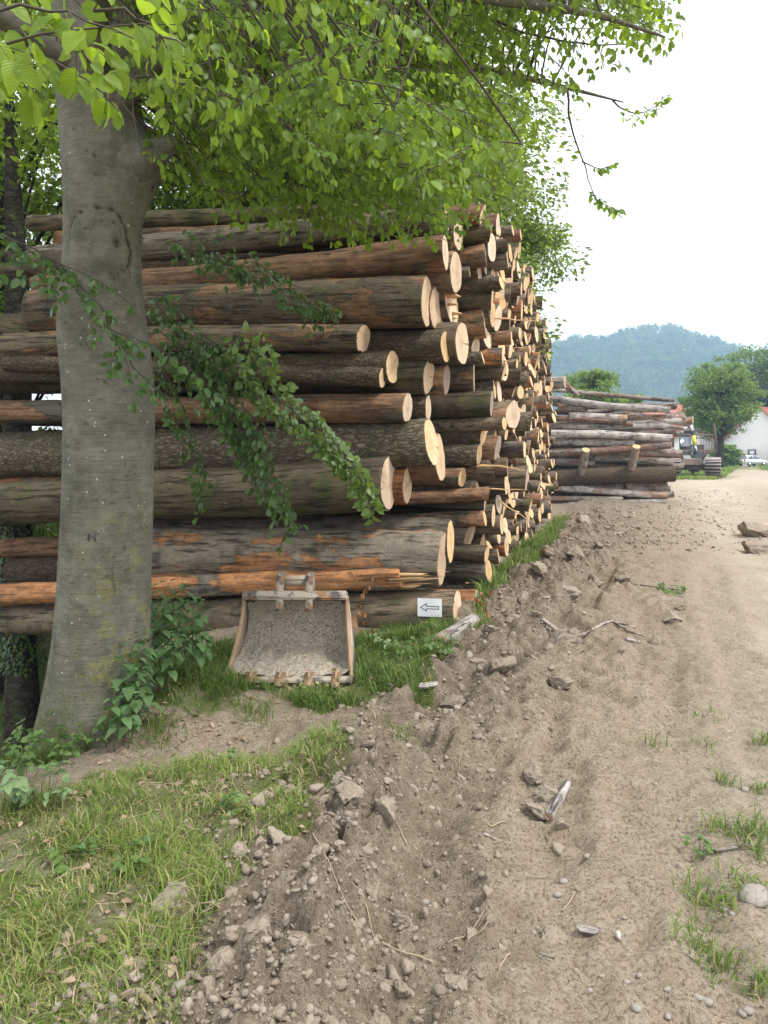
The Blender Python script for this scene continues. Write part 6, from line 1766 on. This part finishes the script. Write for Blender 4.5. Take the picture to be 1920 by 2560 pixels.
fbox('axle', 280, 650, 1130, 1230, .35, .1, 'fw_steel'); fbox('rear_frame', 300, 620, 1055, 1150, .5, -.1, 'fw_steel'); fbox('chassis', 400, 560, 1150, 1260, 4.2, 2.4, 'fw_steel')
for s, (xa, xb, xc2) in (('r', (600, 660, 830)), ('l', (330, 280, 150))):
    ge = Geo(); ge.tube([(zx(xa), 0, zz2(1080)), (zx(xb), 0, zz2(960)), (zx(xc2) - .05, 0, zz2(920))], .11, 8); add('bunk_arm', ge.mesh('bunk_arm', M['fw_steel'], False), fw)
ge = Geo(); ge.tube([(zx(808), 0, zz2(935)), (zx(800), 0, zz2(700)), (zx(778), 0, zz2(492))], [.10, .085, .04], 8); add('stake', ge.mesh('stake', M['fw_steel'], False), fw)
ge = Geo(); ge.tube([(zx(170), 0, zz2(935)), (zx(175), 0, zz2(700)), (zx(190), 0, zz2(500))], [.10, .085, .04], 8); add('stake', ge.mesh('stake', M['fw_steel'], False), fw)
fbox('headboard_rail', 330, 785, 645, 668, .1, 2.6, 'fw_steel'); fbox('headboard_rail', 300, 800, 905, 940, .14, 2.6, 'fw_steel')
for xb in list(range(575, 800, 24)) + list(range(300, 430, 24)): fbox('headboard_bar', xb, xb + 7, 668, 905, .05, 2.6, 'fw_steel')
cab = fbox('cab', 250, 430, 570, 1000, 1.6, 4.4, 'fw_dark'); fbox('window', 268, 415, 690, 850, .06, 3.57, 'fw_glass', cab); fbox('roof', 235, 600, 560, 590, 2.0, 4.5, 'fw_dark', cab)
fbox('engine_cover', 430, 640, 820, 1050, 1.4, 4.6, 'fw_dark')
ge = Geo(); ge.tube([(zx(450), 1.5, zz2(470)), (zx(472), 1.5, zz2(660)), (zx(520), 1.4, zz2(950))], [.15, .17, .16], 10)
bm_ = add('crane_boom', ge.mesh('crane_boom', M['fw_dark'], False), fw)
ge = Geo(); ge.tube([(zx(476), 1.28, zz2(675)), (zx(506), 1.22, zz2(830))], .13, 8); add('yellow_decal', ge.mesh('yellow_decal', M['fw_yellow'], False), bm_)
ge = Geo(); ge.tube([(zx(500), 1.26, zz2(835)), (zx(522), 1.2, zz2(945))], .085, 8); add('hydraulic_ram', ge.mesh('hydraulic_ram', M['fw_grey'], False), bm_)
ge = Geo(); ge.tube([(zx(440), 1.35, zz2(500)), (zx(462), 1.3, zz2(600))], .10, 8); add('hydraulic_ram', ge.mesh('hydraulic_ram', M['fw_grey'], False), bm_)
fbox('crane_base', 480, 575, 940, 1050, .5, 1.5, 'fw_dark')
for k in range(7):
    gg = np.random.default_rng(k); ge = Geo(); xa = zx(430 + 12 * k); ge.tube([(xa, 1.1, zz2(880)), (xa - .1 + .05 * k, 1.0, zz2(960)), (xa + .1, 1.1, zz2(1040))], .022, 5); add('hose', ge.mesh('hose', M['tyre']), fw)
ge = Geo(); ge.tube([(zx(430), 6.0, .42), (zx(495), 6.0, .42)], .46, 20); add('front_wheel', ge.mesh('front_wheel', M['tyre'], False), fw)

# haze that turns the hill blue
ge = Geo(); ge.box((300, 560, 72), (1500, 1240, 156))
m = NT('haze'); pv = m.n('VolumePrincipled', {'Color': (0.50, 0.73, 1.0), 'Density': 0.0008, 'Anisotropy': 0.2}); m.n('OutputMaterial', {1: pv.outputs[0]}); M['haze'] = m.m
add('haze', ge.mesh('haze', M['haze'], False), None, 'thin bluish summer haze in the valley', 'haze', None, 'stuff')
tri = 0
for me in bpy.data.meshes:
    if me.users: me.calc_loop_triangles(); tri += len(me.loop_triangles)
print('unique tris', tri, 'objects', len(bpy.data.objects))
